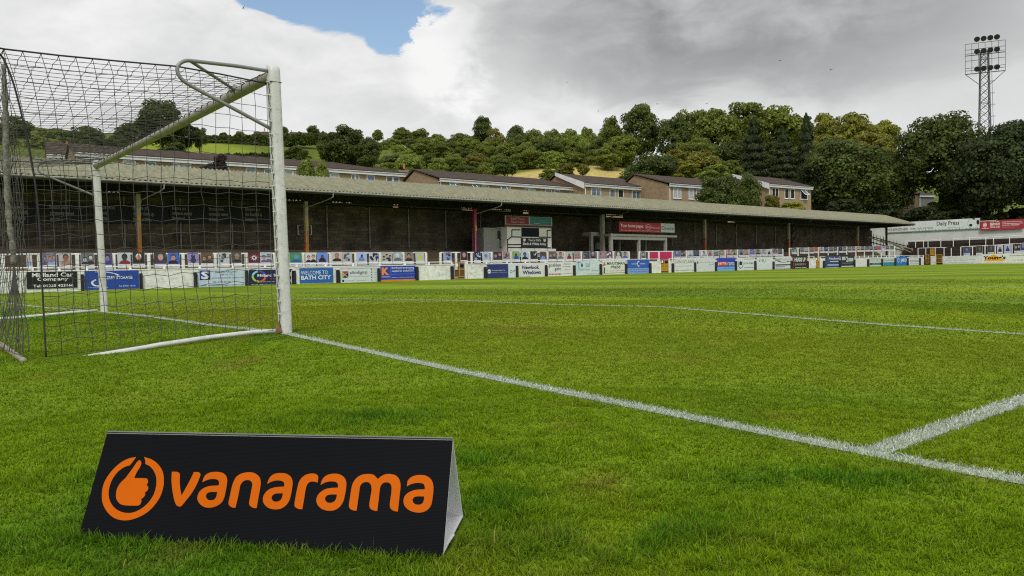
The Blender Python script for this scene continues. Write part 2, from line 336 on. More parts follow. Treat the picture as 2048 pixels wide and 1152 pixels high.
for k, (r0, r1, n, h0, w0, ns) in enumerate([(.5, 1.6, 52000, .026, .0025, 2), (1.6, 2.6, 145000, .0195, .0025, 2), (2.6, 4.5, 215000, .0175, .0032, 2), (4.5, 8, 250000, .0165, .0060, 1), (8, 14, 210000, .019, .011, 1), (14, 36, 190000, .019, .026, 1)]):
    x, y = wedge(r0, r1, n, 100+k); rng = np.random.default_rng(200+k)
    lush = fbm(x*.9, y*.9, 21); tuft = fbm(x*3.1, y*3.1, 91, 3); rough_area = 1-sst(x, -.5, -.1)
    h = h0*(.5+.8*rng.random(n))*(1+rough_area*(.45*sst(lush, .5, .7)+.7*sst(tuft, .60, .80)))
    h *= 1+1.15*lush_at(x, y); near_sign = np.exp(-(((x-(sgA.x+sgB.x)/2)**2+(y-(sgA.y+sgB.y)/2)**2)/.5)); h *= 1-.25*near_sign; h = np.where(rng.random(n) < .05*near_sign, h*1.7, h)
    h *= .62+.76*sst(fbm(x*17, y*17, 95, 2), .25, .75); h = np.where(rng.random(n) < .012*rough_area, h*1.9, h)
    pl = on_line(x, y, 0) | (on_line(x, y, .014) & (rng.random(n) < .4)); keep = ~in_sign(x, y) & (rng.random(n) > sst(np.hypot(x-CAM.x, y-CAM.y), 17, 36))
    c = grass_col(x, y); green = keep & (~pl | (rng.random(n) < .03))
    straw = rng.random(n) < .03; c[straw] = c[straw]*.35+np.array([.30, .25, .08])*.75
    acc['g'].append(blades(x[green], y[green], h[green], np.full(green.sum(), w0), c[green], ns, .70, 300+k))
_n = 1500; _u = RNG.random(_n)*1.08-.04; _e = (sgB-sgA); _o = -np.abs(RNG.normal(0, .016, _n))-.003; _x = sgA.x+_e.x*_u+sgN.x*_o; _y = sgA.y+_e.y*_u+sgN.y*_o
acc['g'].append(blades(_x, _y, .016+.030*RNG.random(_n)**1.6*(.4+.9*fbm(_x*9, _y*9, 66, 2)), np.full(_n, .0026), grass_col(_x, _y)*.9, 2, .45, 888))
LINES = {'goal_line': [((-.02, -14), (-.02, -.1)), ((-.02, .1), (-.02, 7.34)), ((-.02, 7.54), (-.02, 36))], 'goal_area_line': [((.03, -5.54), (5.44, -5.54)), ((5.5, -5.595), (5.5, 13.06)), ((.06, 13), (5.44, 13))], 'penalty_area_line': [((16.5, -16.5), (16.5, 24))]}
lr = np.random.default_rng(909)
for nm, segs_ in LINES.items():
    for (x0, y0), (x1, y1) in segs_:
        Ls = math.hypot(x1-x0, y1-y0); n0 = int(Ls*LW*26000); u = lr.random(n0); edge_ = .53+.10*(fbm(u*Ls*7, u*0, 19, 3)-.5); off = lr.uniform(-1, 1, n0)*LW*edge_*np.where(lr.random(n0) < .12, 1.25, 1)
        x = x0+(x1-x0)*u-(y1-y0)/Ls*off; y = y0+(y1-y0)*u+(x1-x0)/Ls*off; d = np.hypot(x-CAM.x, y-CAM.y)
        k = (lr.random(n0) < np.clip(15/(d*d), .02, 1)) & (d > .6) & (d < 34); x, y, d = x[k], y[k], d[k]; n = len(x)
        wc = np.array([.64, .70, .65])*lr.uniform(.6, 1.1, n)[:, None]; mg = (lr.random(n) < .13)[:, None]; wc = np.where(mg, wc*.35+grass_col(x, y)*.8, wc)
        w_ = np.clip(.0026*np.maximum(1, d/3.0), .0026, .022); h_ = .021*(.55+.7*lr.random(n))
        for ns, mk in ((2, d < 5), (1, d >= 5)):
            if mk.sum(): acc[nm].append(blades(x[mk], y[mk], h_[mk], w_[mk], wc[mk]/(1.5), ns, .66, 500+ns))
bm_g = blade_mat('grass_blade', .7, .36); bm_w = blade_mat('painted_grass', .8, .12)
def merge(parts, extra=None):
    Vv, F, S, Cc = [], [], [], []; off = 0
    for P, f, s, C in parts: Vv.append(P); F.append(f+off); S.append(s); Cc.append(C); off += len(P)
    return np.concatenate(Vv), np.concatenate(F), np.concatenate(S), np.concatenate(Cc)
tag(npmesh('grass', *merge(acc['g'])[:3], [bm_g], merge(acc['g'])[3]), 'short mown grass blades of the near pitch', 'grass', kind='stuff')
def strip(pts, w, dz):
    # a painted band following the ground: quads of half-metre length
    Vv, f, C = [], [], []
    for (a, b) in pts:
        a = np.array(a, float); b = np.array(b, float); Ls = np.linalg.norm(b-a); n = max(2, int(Ls/.4)); e = (b-a)/Ls; pn = np.array([-e[1], e[0]])
        for i in range(n+1):
            c = a+(b-a)*i/n
            for sg in (-1, 1):
                q = c+pn*sg*w/2; Vv.append((q[0], q[1], pz(q[0], q[1])+dz)); C.append((.36, .42, .30))
        i0 = len(Vv)-2*(n+1)
        for i in range(n): k = i0+2*i; f.append((k, k+1, k+3, k+2))
    return np.array(Vv), np.array(f).ravel(), np.full(len(f), 4), np.array(C)
for nm, pts, dz in (('goal_line', [((-.02, -14), (-.02, 36))], .003), ('goal_area_line', [((.03, -5.54), (5.44, -5.54)), ((5.5, -5.595), (5.5, 13.06)), ((.06, 13), (5.44, 13))], .003), ('penalty_area_line', [((16.5, -16.5), (16.5, 24))], .003)):
    P, f, s, C = merge([strip(pts, LW*.85 if nm != 'penalty_area_line' else LW, dz-.003)]+acc[nm]); tag(npmesh(nm, P, f, s, [bm_w], C), kind='structure')
P, f, s, C = merge([strip([((52, -20), (52, 37))], .12, .003)]); tag(npmesh('halfway_line', P, f, s, [bm_w], C), kind='structure')
# ------------------------------------------------------------------ text (one batch, so the scene is evaluated once)
TEXTS = {}
def want(txt, bold=0.0, shear=0.0):
    k = (txt, bold, shear)
    if k not in TEXTS: TEXTS[k] = None
    return k
def bake_texts():
    objs = []
    for k in TEXTS:
        c = bpy.data.curves.new('t', 'FONT'); c.body = k[0]; c.size = 1; c.offset = k[1]; c.shear = k[2]; c.resolution_u = 2; c.fill_mode = 'FRONT'
        o = bpy.data.objects.new('t', c); COL.objects.link(o); objs.append((k, o))
    dg = bpy.context.evaluated_depsgraph_get()
    for k, o in objs:
        me = bpy.data.meshes.new_from_object(o.evaluated_get(dg)); TEXTS[k] = ([v.co.copy() for v in me.vertices], [tuple(p.vertices) for p in me.polygons])
        bpy.data.meshes.remove(me)
    for k, o in objs:
        c = o.data; bpy.data.objects.remove(o); bpy.data.curves.remove(c)
def draw(mb, items, o, ex, ey, nrm, base=.0015):
    """flat print on a board: o lower-left corner, ex / ey full edge vectors, items in board fractions"""
    for k, it in enumerate(items):
        off = nrm*(base+.0012*k); kind = it[0]
        def P(a, b): return o+ex*a+ey*b+off
        if kind == 'R': _, x0, y0, x1, y1, c = it; mb.poly([P(x0, y0), P(x1, y0), P(x1, y1), P(x0, y1)], flat(c))
        elif kind == 'P': mb.poly([P(a, b) for a, b in it[1]], flat(it[2]))
        elif kind == 'D':
            _, cx, cy, rx, ry, c = it; mb.poly([P(cx+rx*math.cos(i*math.pi/9), cy+ry*math.sin(i*math.pi/9)) for i in range(18)], flat(c))
        elif kind == 'A':     # ring or arc: cx cy rx ry width a0 a1
            _, cx, cy, rx, ry, wd, a0, a1, c = it; n = 20
            for i in range(n):
                u0 = math.radians(a0+(a1-a0)*i/n); u1 = math.radians(a0+(a1-a0)*(i+1)/n)
                mb.poly([P(cx+rx*math.cos(u0), cy+ry*math.sin(u0)), P(cx+rx*math.cos(u1), cy+ry*math.sin(u1)), P(cx+rx*(1-wd)*math.cos(u1), cy+ry*(1-wd)*math.sin(u1)), P(cx+rx*(1-wd)*math.cos(u0), cy+ry*(1-wd)*math.sin(u0))], flat(c))
        elif kind == 'T':
            _, key, x0, y0, x1, y1, c = it; vs_, fs_ = TEXTS[key]
            if not vs_: continue
            xa = min(v.x for v in vs_); xb = max(v.x for v in vs_); ya = min(v.y for v in vs_); yb = max(v.y for v in vs_)
            mb.faces([P(x0+(v.x-xa)/(xb-xa)*(x1-x0), y0+(v.y-ya)/(yb-ya)*(y1-y0)) for v in vs_], fs_, flat(c))
def T(txt, x0, y0, x1, y1, c, b=0.0, sh=0.0): return ('T', want(txt, b, sh), x0, y0, x1, y1, c)

WHT, BLK, NAV = '#dfe3e2', '#15171a', '#1b2450'
# px0 px1 ytop ybot colour label items (advertising boards on the pitch wall)
BOARDS = [
 (53, 154, 544, 578, '#141416', 'black board with three lines of white lettering at the wall\'s left end', [T('Midland Car', .10, .68, .92, .94, WHT, .02), T('Company', .20, .40, .82, .66, WHT, .02), T('Tel: 01225 423166', .12, .08, .92, .24, WHT, .02)]),
 (169, 277, 542, 580, '#1d459f', 'royal blue board with white lettering crossed by the far goal post', [T('B', .25, .36, .33, .74, WHT, .02), T('ERRY STORAGE', .40, .54, .88, .70, WHT, .02), ('A', .26, .62, .40, .34, .10, 20, 100, WHT), ('A', .24, .36, .13, .20, .3, 110, 300, WHT), T('www.berrystorage.co.uk', .05, .07, .42, .14, WHT), T('Tel: 07932 732101', .62, .12, .93, .20, WHT)]),
 (396, 490, 540, 575, '#b9cbdb', 'pale blue board with square blue S emblem seen through the goal net', [('R', .03, .42, .25, .97, '#2b3aa0'), ('P', [(.03, .42), (.25, .42), (.25, .80), (.16, .80), (.14, .5), (.03, .5)], '#1d2140'), T('S', .06, .46, .22, .94, '#dde6ec', .04), T('STOKES MASONRY', .36, .80, .84, .93, '#3a4a66'), T('(BATH) LTD', .47, .63, .74, .76, '#3a4a66'), T('BATH\'S PREMIER MASONRY CONTRACTORS', .28, .48, .96, .55, '#3a4a66'), T('TEL: 01225 834723', .30, .24, .68, .33, '#3a4a66'), T('EMAIL: STOKES.MASONRY@BTCONNECT.COM', .06, .04, .96, .13, '#20304e')]),
 (498, 578, 540, 573, '#16204a', 'navy board with multicoloured ring partly behind the near goal post', [('A', .24, .60, .18, .36, .28, 100, 170, '#8ad2e0'), ('A', .24, .60, .18, .36, .28, 175, 240, '#a8cf3c'), ('A', .24, .60, .18, .36, .28, 245, 280, '#f2c23a'), ('A', .24, .60, .18, .36, .28, 285, 350, '#e2574c'), ('A', .24, .60, .18, .36, .28, -5, 90, '#4b4aa8'), T('Millard Signs', .20, .52, .86, .74, WHT, .02), T('& Graphics', .52, .38, .84, .47, '#d8453c'), T('Screen Printing  Vinyl Signs', .25, .22, .9, .30, WHT), T('01225 858118 www.millardsigns', .05, .06, .95, .13, WHT)]),
 (579.2, 584.5, 538, 570, '#1c2148', 'narrow navy board with white upright lettering beside the near goal post', [('R', .55, .08, .75, .92, WHT), ('R', .25, .2, .4, .35, WHT), ('R', .25, .55, .4, .8, WHT)]),
 (599, 666, 536.5, 566.5, '#2360ab', 'bright blue board with two lines of large white welcome lettering', [T('WELCOME TO', .04, .56, .84, .82, WHT, -.005), T('BATH CITY', .04, .22, .93, .50, WHT, .025)]),
 (681, 756, 534.5, 566, '#ccd5d7', 'pale grey board with four coloured triangles and grey lettering', [('P', [(.03, .70), (.03, .33), (.11, .52)], '#93b930'), ('P', [(.03, .74), (.20, .74), (.11, .53)], '#c3272f'), ('P', [(.20, .72), (.20, .34), (.12, .52)], '#24314f'), ('P', [(.04, .32), (.19, .32), (.11, .5)], '#33415d'), T('altodigital', .24, .50, .70, .76, '#3c4450', .008), T('your office technology partner', .25, .36, .74, .43, '#7c8790'), T('LEADING THE INDEPENDENT PROVIDERS IN THE MARKETPLACE', .02, .88, .96, .93, '#8a9499'), ('D', .06, .13, .03, .07, '#22262c'), T('0117 862 1100', .11, .1, .34, .17, '#8a9499'), T('www.altodigital.com', .42, .1, .74, .17, '#8a9499')]+[('D', .82, .14+.17*i, .018, .04, '#5a646c') for i in range(5)]+[('R', .87, .13+.17*i, .95, .155+.17*i, '#aeb8bc') for i in range(5)]),
 (761, 831, 532, 564, '#1a3fa8', 'blue board with big orange K and orange bottom strip', [('R', 0, 0, 1, .13, '#dd7a26'), T('K', .03, .42, .24, .90, '#ee8a2a', .05), T('Kellaway', .03, .26, .25, .36, WHT, .01), ('R', .28, .13, .285, 1, '#8fa6dc'), T('Building & landscaping', .31, .78, .95, .93, WHT, .01), T('supplies for trade & DIY.', .31, .58, .96, .74, WHT, .01), ('R', .285, .46, 1, .475, '#8fa6dc'), T('Kellaways Yard, Lower Bristol Road', .31, .22, .95, .29, WHT)]),
 (974.5, 1016, 528.5, 557.5, '#26336f', 'plain navy board with small white emblem and two thin text lines', [('D', .09, .5, .075, .15, WHT), ('R', .03, .46, .15, .5, '#26336f'), T('The National League Trust', .20, .52, .86, .60, WHT, .01), T('Rebuilding our Communities', .20, .38, .95, .46, '#b9c0da')]),
 (1017, 1032.5, 528, 556, '#ccd8e0', 'small white board with two tiny crests right of a navy board', [('A', .33, .45, .16, .11, .35, 0, 360, '#5a646c'), ('P', [(.62, .4), (.78, .5), (.72, .62), (.66, .56)], '#20242a')]),
 (1037, 1091, 526.5, 556, '#d3d6d5', 'off white board with two lines of bold blue fancy lettering', [T('Newlook', .13, .58, .76, .84, '#222b6b', .04), T('Windows', .14, .22, .82, .50, '#222b6b', .04), T('Tel: 01225 753 977', .03, .04, .42, .12, '#4a4f58')]),
 (1096, 1147, 524.5, 554, '#d8dcdc', 'white board with black lowercase lettering and row of red dots', [T('goalden', .02, .62, .49, .92, '#15171a', .01), T('gate', .25, .36, .50, .64, '#15171a', .01)]+[('D', .05+.055*i, .18, .022, .05, '#b8271f') for i in range(9)]+[T('Are you in', .60, .80, .88, .92, '#33383e', 0, .3), T('our Lottery', .55, .62, .88, .74, '#33383e', 0, .3), T('It could be you', .62, .44, .86, .52, '#777d84'), T('www.bathcityfc.com', .58, .16, .92, .24, '#777d84')]),
 (1152, 1200, 522.5, 552, '#c7d5da', 'pale board with slim teal lettering and dark blue droplet', [T('T', .02, .45, .20, .97, '#3d8fa6'), T('tal', .38, .58, .56, .96, '#3d8fa6'), ('D', .24, .72, .045, .13, '#1f5d7c'), T('bathrooms', .14, .36, .56, .54, '#5f95a6'), T('Bath 01225 462727', .65, .30, .94, .38, '#6d7d86'), T('www.totalbathrooms.co.uk', .48, .08, .95, .16, '#54707d')]),
 (1205, 1251, 521, 549.5, '#d6d9d2', 'white board with dark green lettering and small orange figure', [T('MINUTEMAN', .18, .68, .98, .88, '#14523c', .03, .15), T('PRESS', .34, .42, .78, .62, '#14523c', .03, .15), T('01225 000 000', .18, .22, .95, .31, '#c05a48'), ('P', [(.04, .10), (.10, .12), (.11, .5), (.05, .55)], '#2c6a43'), ('P', [(.0, .60), (.18, .68), (.1, .75), (.02, .72)], '#c4562c'), ('D', .08, .82, .035, .06, '#c4562c'), ('R', .0, .09, 1, .12, '#50544c')]),
 (1255, 1299, 519.5, 548, '#2d5bb5', 'two tone blue board with small white crescent logo', [('R', 0, 0, 1, .40, '#7d9cd8'), ('A', .5, .70, .07, .20, .35, 60, 300, WHT), T('Cotswold', .18, .66, .42, .76, WHT, .01), T('Centre', .57, .66, .80, .76, WHT, .01), T('your local health and leisure club', .08, .26, .92, .33, '#3f64b0'), T('01225 311311  www.cotswold.co.uk', .12, .12, .9, .2, '#2d5bb5')]),
 (1349, 1389.5, 518.5, 545.5, '#d4d9d8', 'white board with tall thin red and black capitals beside yellow gate', [T('CANNON', .02, .68, .48, .92, '#8d2f34', -.004), T('CLARKE', .49, .68, .98, .92, '#33363c', -.004), ('R', .05, .47, .85, .50, '#777d84'), T('www.cannonclarke.co.uk', .05, .12, .94, .24, '#62686f')]),
 (1393, 1431, 517.5, 544, '#cdd3d4', 'grey white board with faint grey lettering next to a blue red board', [('R', .03, .62, .09, .80, '#4a4f58'), T('Bath Spa Trading Services', .17, .66, .90, .76, '#8d959a'), T('for all', .66, .52, .88, .62, '#3a4048')]),
 (1434.5, 1470.5, 516, 543.5, '#2c3ab5', 'blue and red board with pale blue lower part', [('R', 0, 0, 1, .35, '#6fa9df'), ('R', .04, .40, .52, .72, '#c4392f'), T('perma', .05, .44, .50, .68, '#f0d9d4', .01), ('R', .54, .40, .97, .72, '#27337c'), T('rama', .56, .44, .95, .68, '#c8d0ee', .01), T('windows doors', .28, .2, .9, .28, '#3467a8')]),
 (1475, 1509.5, 515.5, 542.5, '#cfd8dc', 'white board with black round badge and one number', [('A', .18, .55, .15, .36, .15, 150, 390, '#2b3036'), ('P', [(.10, .45), (.26, .45), (.26, .66), (.18, .76), (.10, .66)], '#15171a'), T('01790 470802', .38, .50, .93, .64, '#30353b', .01), ('R', .35, .24, .95, .27, '#5a646c'), ('R', .35, .88, .95, .91, '#5a646c')]),
 (1514, 1546, 514.5, 540, '#d2dadc', 'blank white sheet with black scrawls hanging slightly askew', [T('V B J', .12, .55, .55, .85, '#3a4046', 0, .3)]),
 (1550, 1582, 513, 540, '#d3d6d8', 'white board with grey swoosh under dark lettering', [T('Bath', .02, .66, .30, .90, '#3a4048', .01), T('MotorCentre', .32, .70, .98, .88, '#70777e'), ('A', .55, .66, .4, .12, .4, 180, 360, '#565c64'), ('R', .02, .32, .96, .42, '#444a60'), ('R', .02, .20, .60, .27, '#8a9096'), T('01225 700000', .05, .06, .9, .14, '#565c64')]),
 (1585.5, 1614.5, 512, 538.5, '#0e0f12', 'black board with white capitals between red striped edges', [T('HEADS UP', .12, .56, .88, .88, '#d9dcdb', .03), T('BARBERS', .14, .28, .88, .44, '#b0a49c'), ('R', .15, .08, .55, .13, '#c3c7c8'), ('R', .6, .08, .95, .13, '#c3c7c8')]+[('R', .02, .1+.14*i, .07, .17+.14*i, '#c9403a') for i in range(6)]+[('R', .93, .1+.14*i, .98, .17+.14*i, '#c9403a') for i in range(6)]),
 (1651, 1679, 510.5, 536.5, '#2c3f6b', 'navy blue board framed in white right of the last yellow gate', [('R', 0, 0, 1, .05, WHT), ('R', 0, .95, 1, 1, '#101a30'), T('Rivalbath', .22, .66, .95, .82, WHT, .01, .3), ('R', .3, .48, .92, .54, '#c6d2e0'), ('R', .12, .18, .94, .30, '#93b2d6')]),
 (1681.5, 1708.5, 509.5, 535, '#1a2231', 'black board with white figure two between two pale bars', [('R', .04, .04, .96, .12, '#cfd4d4'), ('R', .08, .58, .35, .84, '#b8bfc4'), T('2', .40, .45, .52, .86, WHT, .03), ('R', .55, .46, .92, .74, '#b8bfc4'), ('R', .1, .3, .9, .36, '#6d7784')]),
 (1739.5, 1763.5, 516, 533, '#cdd5d2', 'white board with thin serif capitals and dark green band', [T('VISIT BATH', .04, .56, .96, .96, '#4a6a68', -.004), ('R', 0, .16, 1, .42, '#205a54'), T('visitbath.co.uk', .2, .22, .8, .36, '#bfd6d0')]),
 (1767, 1789.5, 515.5, 532, '#c4cfd0', 'white over teal board with script lettering', [('R', 0, 0, 1, .44, '#1d8595'), T('Comfortable', .03, .58, .95, .85, '#52666c', 0, .3), T('kitchens', .15, .15, .7, .30, '#5fc0cc')]),
 (1793.5, 1814.5, 513.5, 531, '#1273c4', 'bright blue board with white outlined capitals and round emblem', [('A', .15, .6, .10, .28, .3, 0, 360, '#bfe0f5'), T('JAKO', .36, .28, .95, .80, WHT, .03)]),
 (1818, 1839, 513, 530.5, '#d3d7d6', 'white board of small dark text, last before the corner', [T('ADVANCED', .1, .80, .9, .94, '#777d84'), ('R', .08, .52, .95, .58, '#8a9096'), T('01225 464948', .1, .36, .95, .48, '#565c64'), ('R', .1, .14, .9, .18, '#9aa0a4')]),
]
END_BOARDS = [   # on the far end terrace: px0 px1 ytop ybot plane s
 (1885, 1963, 512.5, 527.5, 131.0, '#d4d6d8', 'long white board with faint blue script on the far end wall', [T('Stadium sponsored by Kennard Electrical', .12, .78, .88, .90, '#6a7282'), ('R', .1, .66, .88, .69, '#a9b2c4'), T('Charcot & Kennett', .28, .34, .66, .56, '#8a96b8', 0, .3), ('A', .16, .4, .1, .1, .4, 30, 150, '#7a86b0'), ('A', .76, .4, .1, .1, .4, 30, 150, '#7a86b0'), T('www.charcotkennett.co.uk', .15, .1, .8, .2, '#7a86b0')]),
 (1963.5, 2070, 508.5, 526.5, 131.0, '#d9dbda', 'white board with yellow arch behind bold black lettering', [('P', [(.04, .22), (.44, .22), (.44, .30), (.36, .60), (.25, .92), (.20, .92), (.10, .6), (.04, .3)], '#e5a41e'), T('Young\'s', .03, .28, .46, .82, '#17120e', .045, .12), T('ROOFING', .54, .72, .80, .84, '#33383e', .01), T('Tel: 01225 874874', .58, .22, .95, .32, '#33383e'), T('www.youngsroofing.co.uk', .10, .06, .42, .12, '#555b60')]),
 (1771, 1961, 445.5, 466, 138.0, '#cfd6d4', 'long white newspaper board with football drawing on the far wall', [('R', 0, .96, 1, 1, '#14161a'), ('R', .994, 0, 1, 1, '#14161a'), ('R', 0, 0, 1, .07, '#7fa596'), T('YOUR BATH CITY NEWS', .02, .14, .25, .42, '#7c2733', .02), T('EVERY DAY, IN YOUR', .28, .18, .52, .36, '#3f4a50', .01), T('Daily Press', .56, .34, .79, .84, '#161a20', .015), ('R', .67, .22, .85, .24, '#6a7276'), ('A', .925, .5, .052, .46, .06, 0, 360, '#8a9498'), ('D', .905, .36, .016, .13, '#14161a'), ('D', .975, .6, .014, .22, '#14161a'), ('D', .935, .9, .014, .06, '#14161a')]+[('P', [(.3+.035*i, .05), (.302+.035*i, .12+.05*((i*7) % 3)), (.31+.035*i, .05)], '#5e8a76') for i in range(20)]),
 (1960.5, 2048, 442, 461, 137.8, '#a02c36', 'crimson board with white lettering on the far end wall', [('P', [(0, .86), (.0, 1), (.36, 1), (.38, .86), (.36, .95), (.0, .95)], '#cfd6d4'), ('A', .11, .55, .045, .24, .25, 0, 360, WHT), ('D', .11, .55, .02, .1, WHT), ('R', .04, .18, .2, .22, WHT), T('YOUR HOME', .23, .80, .44, .90, WHT, .01), T('SERVICE', .23, .46, .46, .72, WHT, .03), T('FROM £100', .23, .20, .46, .38, WHT, .01), T('www.motorcentre.co.uk', .51, .72, .95, .84, WHT, .01), ('R', .51, .56, .98, .60, WHT), T('01225 700000', .51, .36, .90, .48, WHT, .01), ('R', .51, .2, .8, .23, '#d98a90')]),
]
SIGNS = {
 'booth': [('R', .02, .22, .49, .97, '#6a1c22'), ('R', .52, .22, .98, .97, '#24655f'), ('R', 0, 0, 1, .16, '#5d1a20'), T('Half-Time', .12, .62, .40, .86, '#b07e7c', .01), T('Draw Here', .12, .32, .40, .56, '#b07e7c', .01), ('R', .56, .66, .92, .69, '#4f8a84'), ('R', .56, .48, .92, .51, '#4f8a84'), ('R', .60, .3, .72, .40, '#5f968e')],
 'army': [T('Terry Gill\'s', .25, .56, .76, .90, '#c5c7c4', .02), T('Black & White Army', .04, .14, .96, .50, '#c5c7c4', .03), ('P', [(.05, .9), (.15, .9), (.14, .65), (.10, .58), (.06, .65)], '#c5c7c4'), ('P', [(.85, .9), (.95, .9), (.94, .65), (.90, .58), (.86, .65)], '#c5c7c4')],
 'pages': [T('Your home pages.', .03, .36, .58, .80, '#e4c9cb', .015), T('thisis', .64, .46, .74, .68, '#e4c9cb'), ('A', .69, .57, .07, .26, .12, 0, 360, '#e4c9cb'), T('bath.co.uk', .77, .42, .97, .64, '#e4c9cb'), T('All your local news, sport, jobs, motors & classifieds', .04, .08, .97, .22, '#e4c9cb')],
 'chron': [T('The county\'s', .22, .74, .74, .86, '#3a4048'), T('Chronicle', .05, .26, .94, .68, '#20242a', .01)],
}
WALLB = ["Because we're\nfamily-friendly\nat the game.", "Because we're\ncommunity owned\nand run...", "Because we're\nall about\nSaturday...", "Because you\ncan get close up\nto the action...", "Because you\ncan move around\nthe ground...", "Because we're\ncommunity owned\nand run...", "Because our\nthe football is\nfantastic..."]
for w_ in WALLB: want(w_, .015)
bake_texts()
# ------------------------------------------------------------------ grandstand
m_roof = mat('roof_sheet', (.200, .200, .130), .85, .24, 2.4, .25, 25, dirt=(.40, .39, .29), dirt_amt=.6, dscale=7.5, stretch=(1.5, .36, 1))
m_steel = mat('dark_steel', (.030, .027, .024), .7, .3, 4)
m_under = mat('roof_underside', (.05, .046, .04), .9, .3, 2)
m_cream = mat('cream_paint', (.36, .33, .24), .6, .2, 4, dirt=(.2, .14, .07), dirt_amt=.6)
m_orange = mat('orange_paint', (.48, .19, .035), .6, .2, 4, dirt=(.25, .10, .03), dirt_amt=.6)
m_rust = mat('rust_paint', (.36, .10, .02), .7, .25, 4)
m_pink = mat('magenta_paint', (.40, .03, .12), .55, .15, 4)
m_grey = mat('grey_paint', (.30, .30, .27), .6, .2, 4)
m_stone = mat('dark_stone', (.115, .096, .068), .92, .5, .7, .5, 12, island=.2, perobj=.22)  # dark brown tone, varied at random from stone to stone
m_mortar = mat('dark_mortar', (.070, .060, .045), .95, .3, 4)
m_step = mat('terrace_concrete', (.25, .19, .13), .9, .35, 1.5, .3, 14, dirt=(.09, .065, .04), dirt_amt=.7, stretch=(.25, 1, 1))
m_white = mat('white_paint', (.80, .82, .80), .6, .08, 3, .1, 30, dirt=(.40, .39, .34), dirt_amt=.5, dscale=5)
m_wallw = mat('whitewashed_wall', (.76, .78, .75), .8, .12, 2, .9, 9, dirt=(.26, .26, .21), dirt_amt=.7, dscale=3.2)
m_blackp = mat('black_paint', (.012, .012, .014), .5, .3, 5)
m_yel = mat('yellow_paint', (.46, .26, .02), .55, .2, 5, dirt=(.2, .10, .02), dirt_amt=.4)
m_darkwood = mat('dark_wood', (.14, .075, .025), .8, .3, 5)
S0, S1 = -9.0, 127.9
def ez(s): return 6.17+.0042*s
def rz(s): return 7.72+.0046*s
stand = thing('terrace_stand', 'long low covered terrace with corrugated roof along the far touchline', 'grandstand', SW(60, 4, 0))
def roof():
    pitch_ = .30; n = int((S1-S0)/pitch_*6); s = S0+(S1-S0)*np.arange(n+1)/n
    wav = .055*np.cos(2*np.pi*s/pitch_); tt = [1.35, 2.8, 4.3, 6.0, 6.06, 8.2, 10.6]
    step = [0, .03, .06, .09, .09, .05, 0]
    Vv = []
    for j, t in enumerate(tt):
        base = ez(s)+(rz(s)-ez(s))*(t-1.35)/(6-1.35) if t <= 6 else rz(s)-(t-6)*.30
        sag = .05*(fbm(s*.13, s*0+t, 7)-.5)
        z = base+wav+sag
        Vv.append(np.stack([SO.x+SD.x*s+SN.x*t, SO.y+SD.y*s+SN.y*t, z], -1))
    Vv = np.concatenate(Vv); m_ = n+1; q = []
    i = np.arange(n)
    for j in range(len(tt)-1):
        a = j*m_+i; q.append(np.stack([a, a+1, a+1+m_, a+m_], -1))
    q = np.concatenate(q); nv = len(Vv)
    Vl = Vv.copy(); Vl[:, 2] -= .03
    ql = q[:, ::-1]+nv; e1 = np.stack([i+1, i, i+nv, i+1+nv], -1)
    F_ = np.concatenate([q, ql, e1]); mi = np.concatenate([np.zeros(len(q)), np.ones(len(ql)), np.zeros(len(e1))]).astype(int)
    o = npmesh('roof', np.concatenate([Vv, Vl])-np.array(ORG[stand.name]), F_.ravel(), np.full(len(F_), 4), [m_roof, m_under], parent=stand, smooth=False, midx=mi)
    ORG[o.name] = ORG[stand.name]
roof()
g = MB(); g.tube([SW(S0, 1.28, ez(S0)-.10), SW(S1, 1.28, ez(S1)-.10)], .06, m_grey, 6); g.box(SW(S0, 1.40, ez(S0)-.26), SD*(S1-S0)+V((0, 0, .0042*(S1-S0))), SN*.04, (0, 0, .2), m_steel); g.build('gutter', stand)
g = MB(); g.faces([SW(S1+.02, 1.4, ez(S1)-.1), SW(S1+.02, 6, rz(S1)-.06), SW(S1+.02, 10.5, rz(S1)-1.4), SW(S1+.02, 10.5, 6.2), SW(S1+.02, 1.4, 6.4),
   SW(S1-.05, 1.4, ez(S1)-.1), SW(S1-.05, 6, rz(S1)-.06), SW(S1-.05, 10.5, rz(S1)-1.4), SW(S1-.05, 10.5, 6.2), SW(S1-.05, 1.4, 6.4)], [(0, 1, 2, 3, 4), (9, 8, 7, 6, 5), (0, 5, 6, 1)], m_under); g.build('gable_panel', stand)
PX = [278, 613, 950, 1205, 1410, 1578, 1716]; PS = [sp(x, 480, 4)[0] for x in PX]+[123.7]
PS = [-2.0]+PS
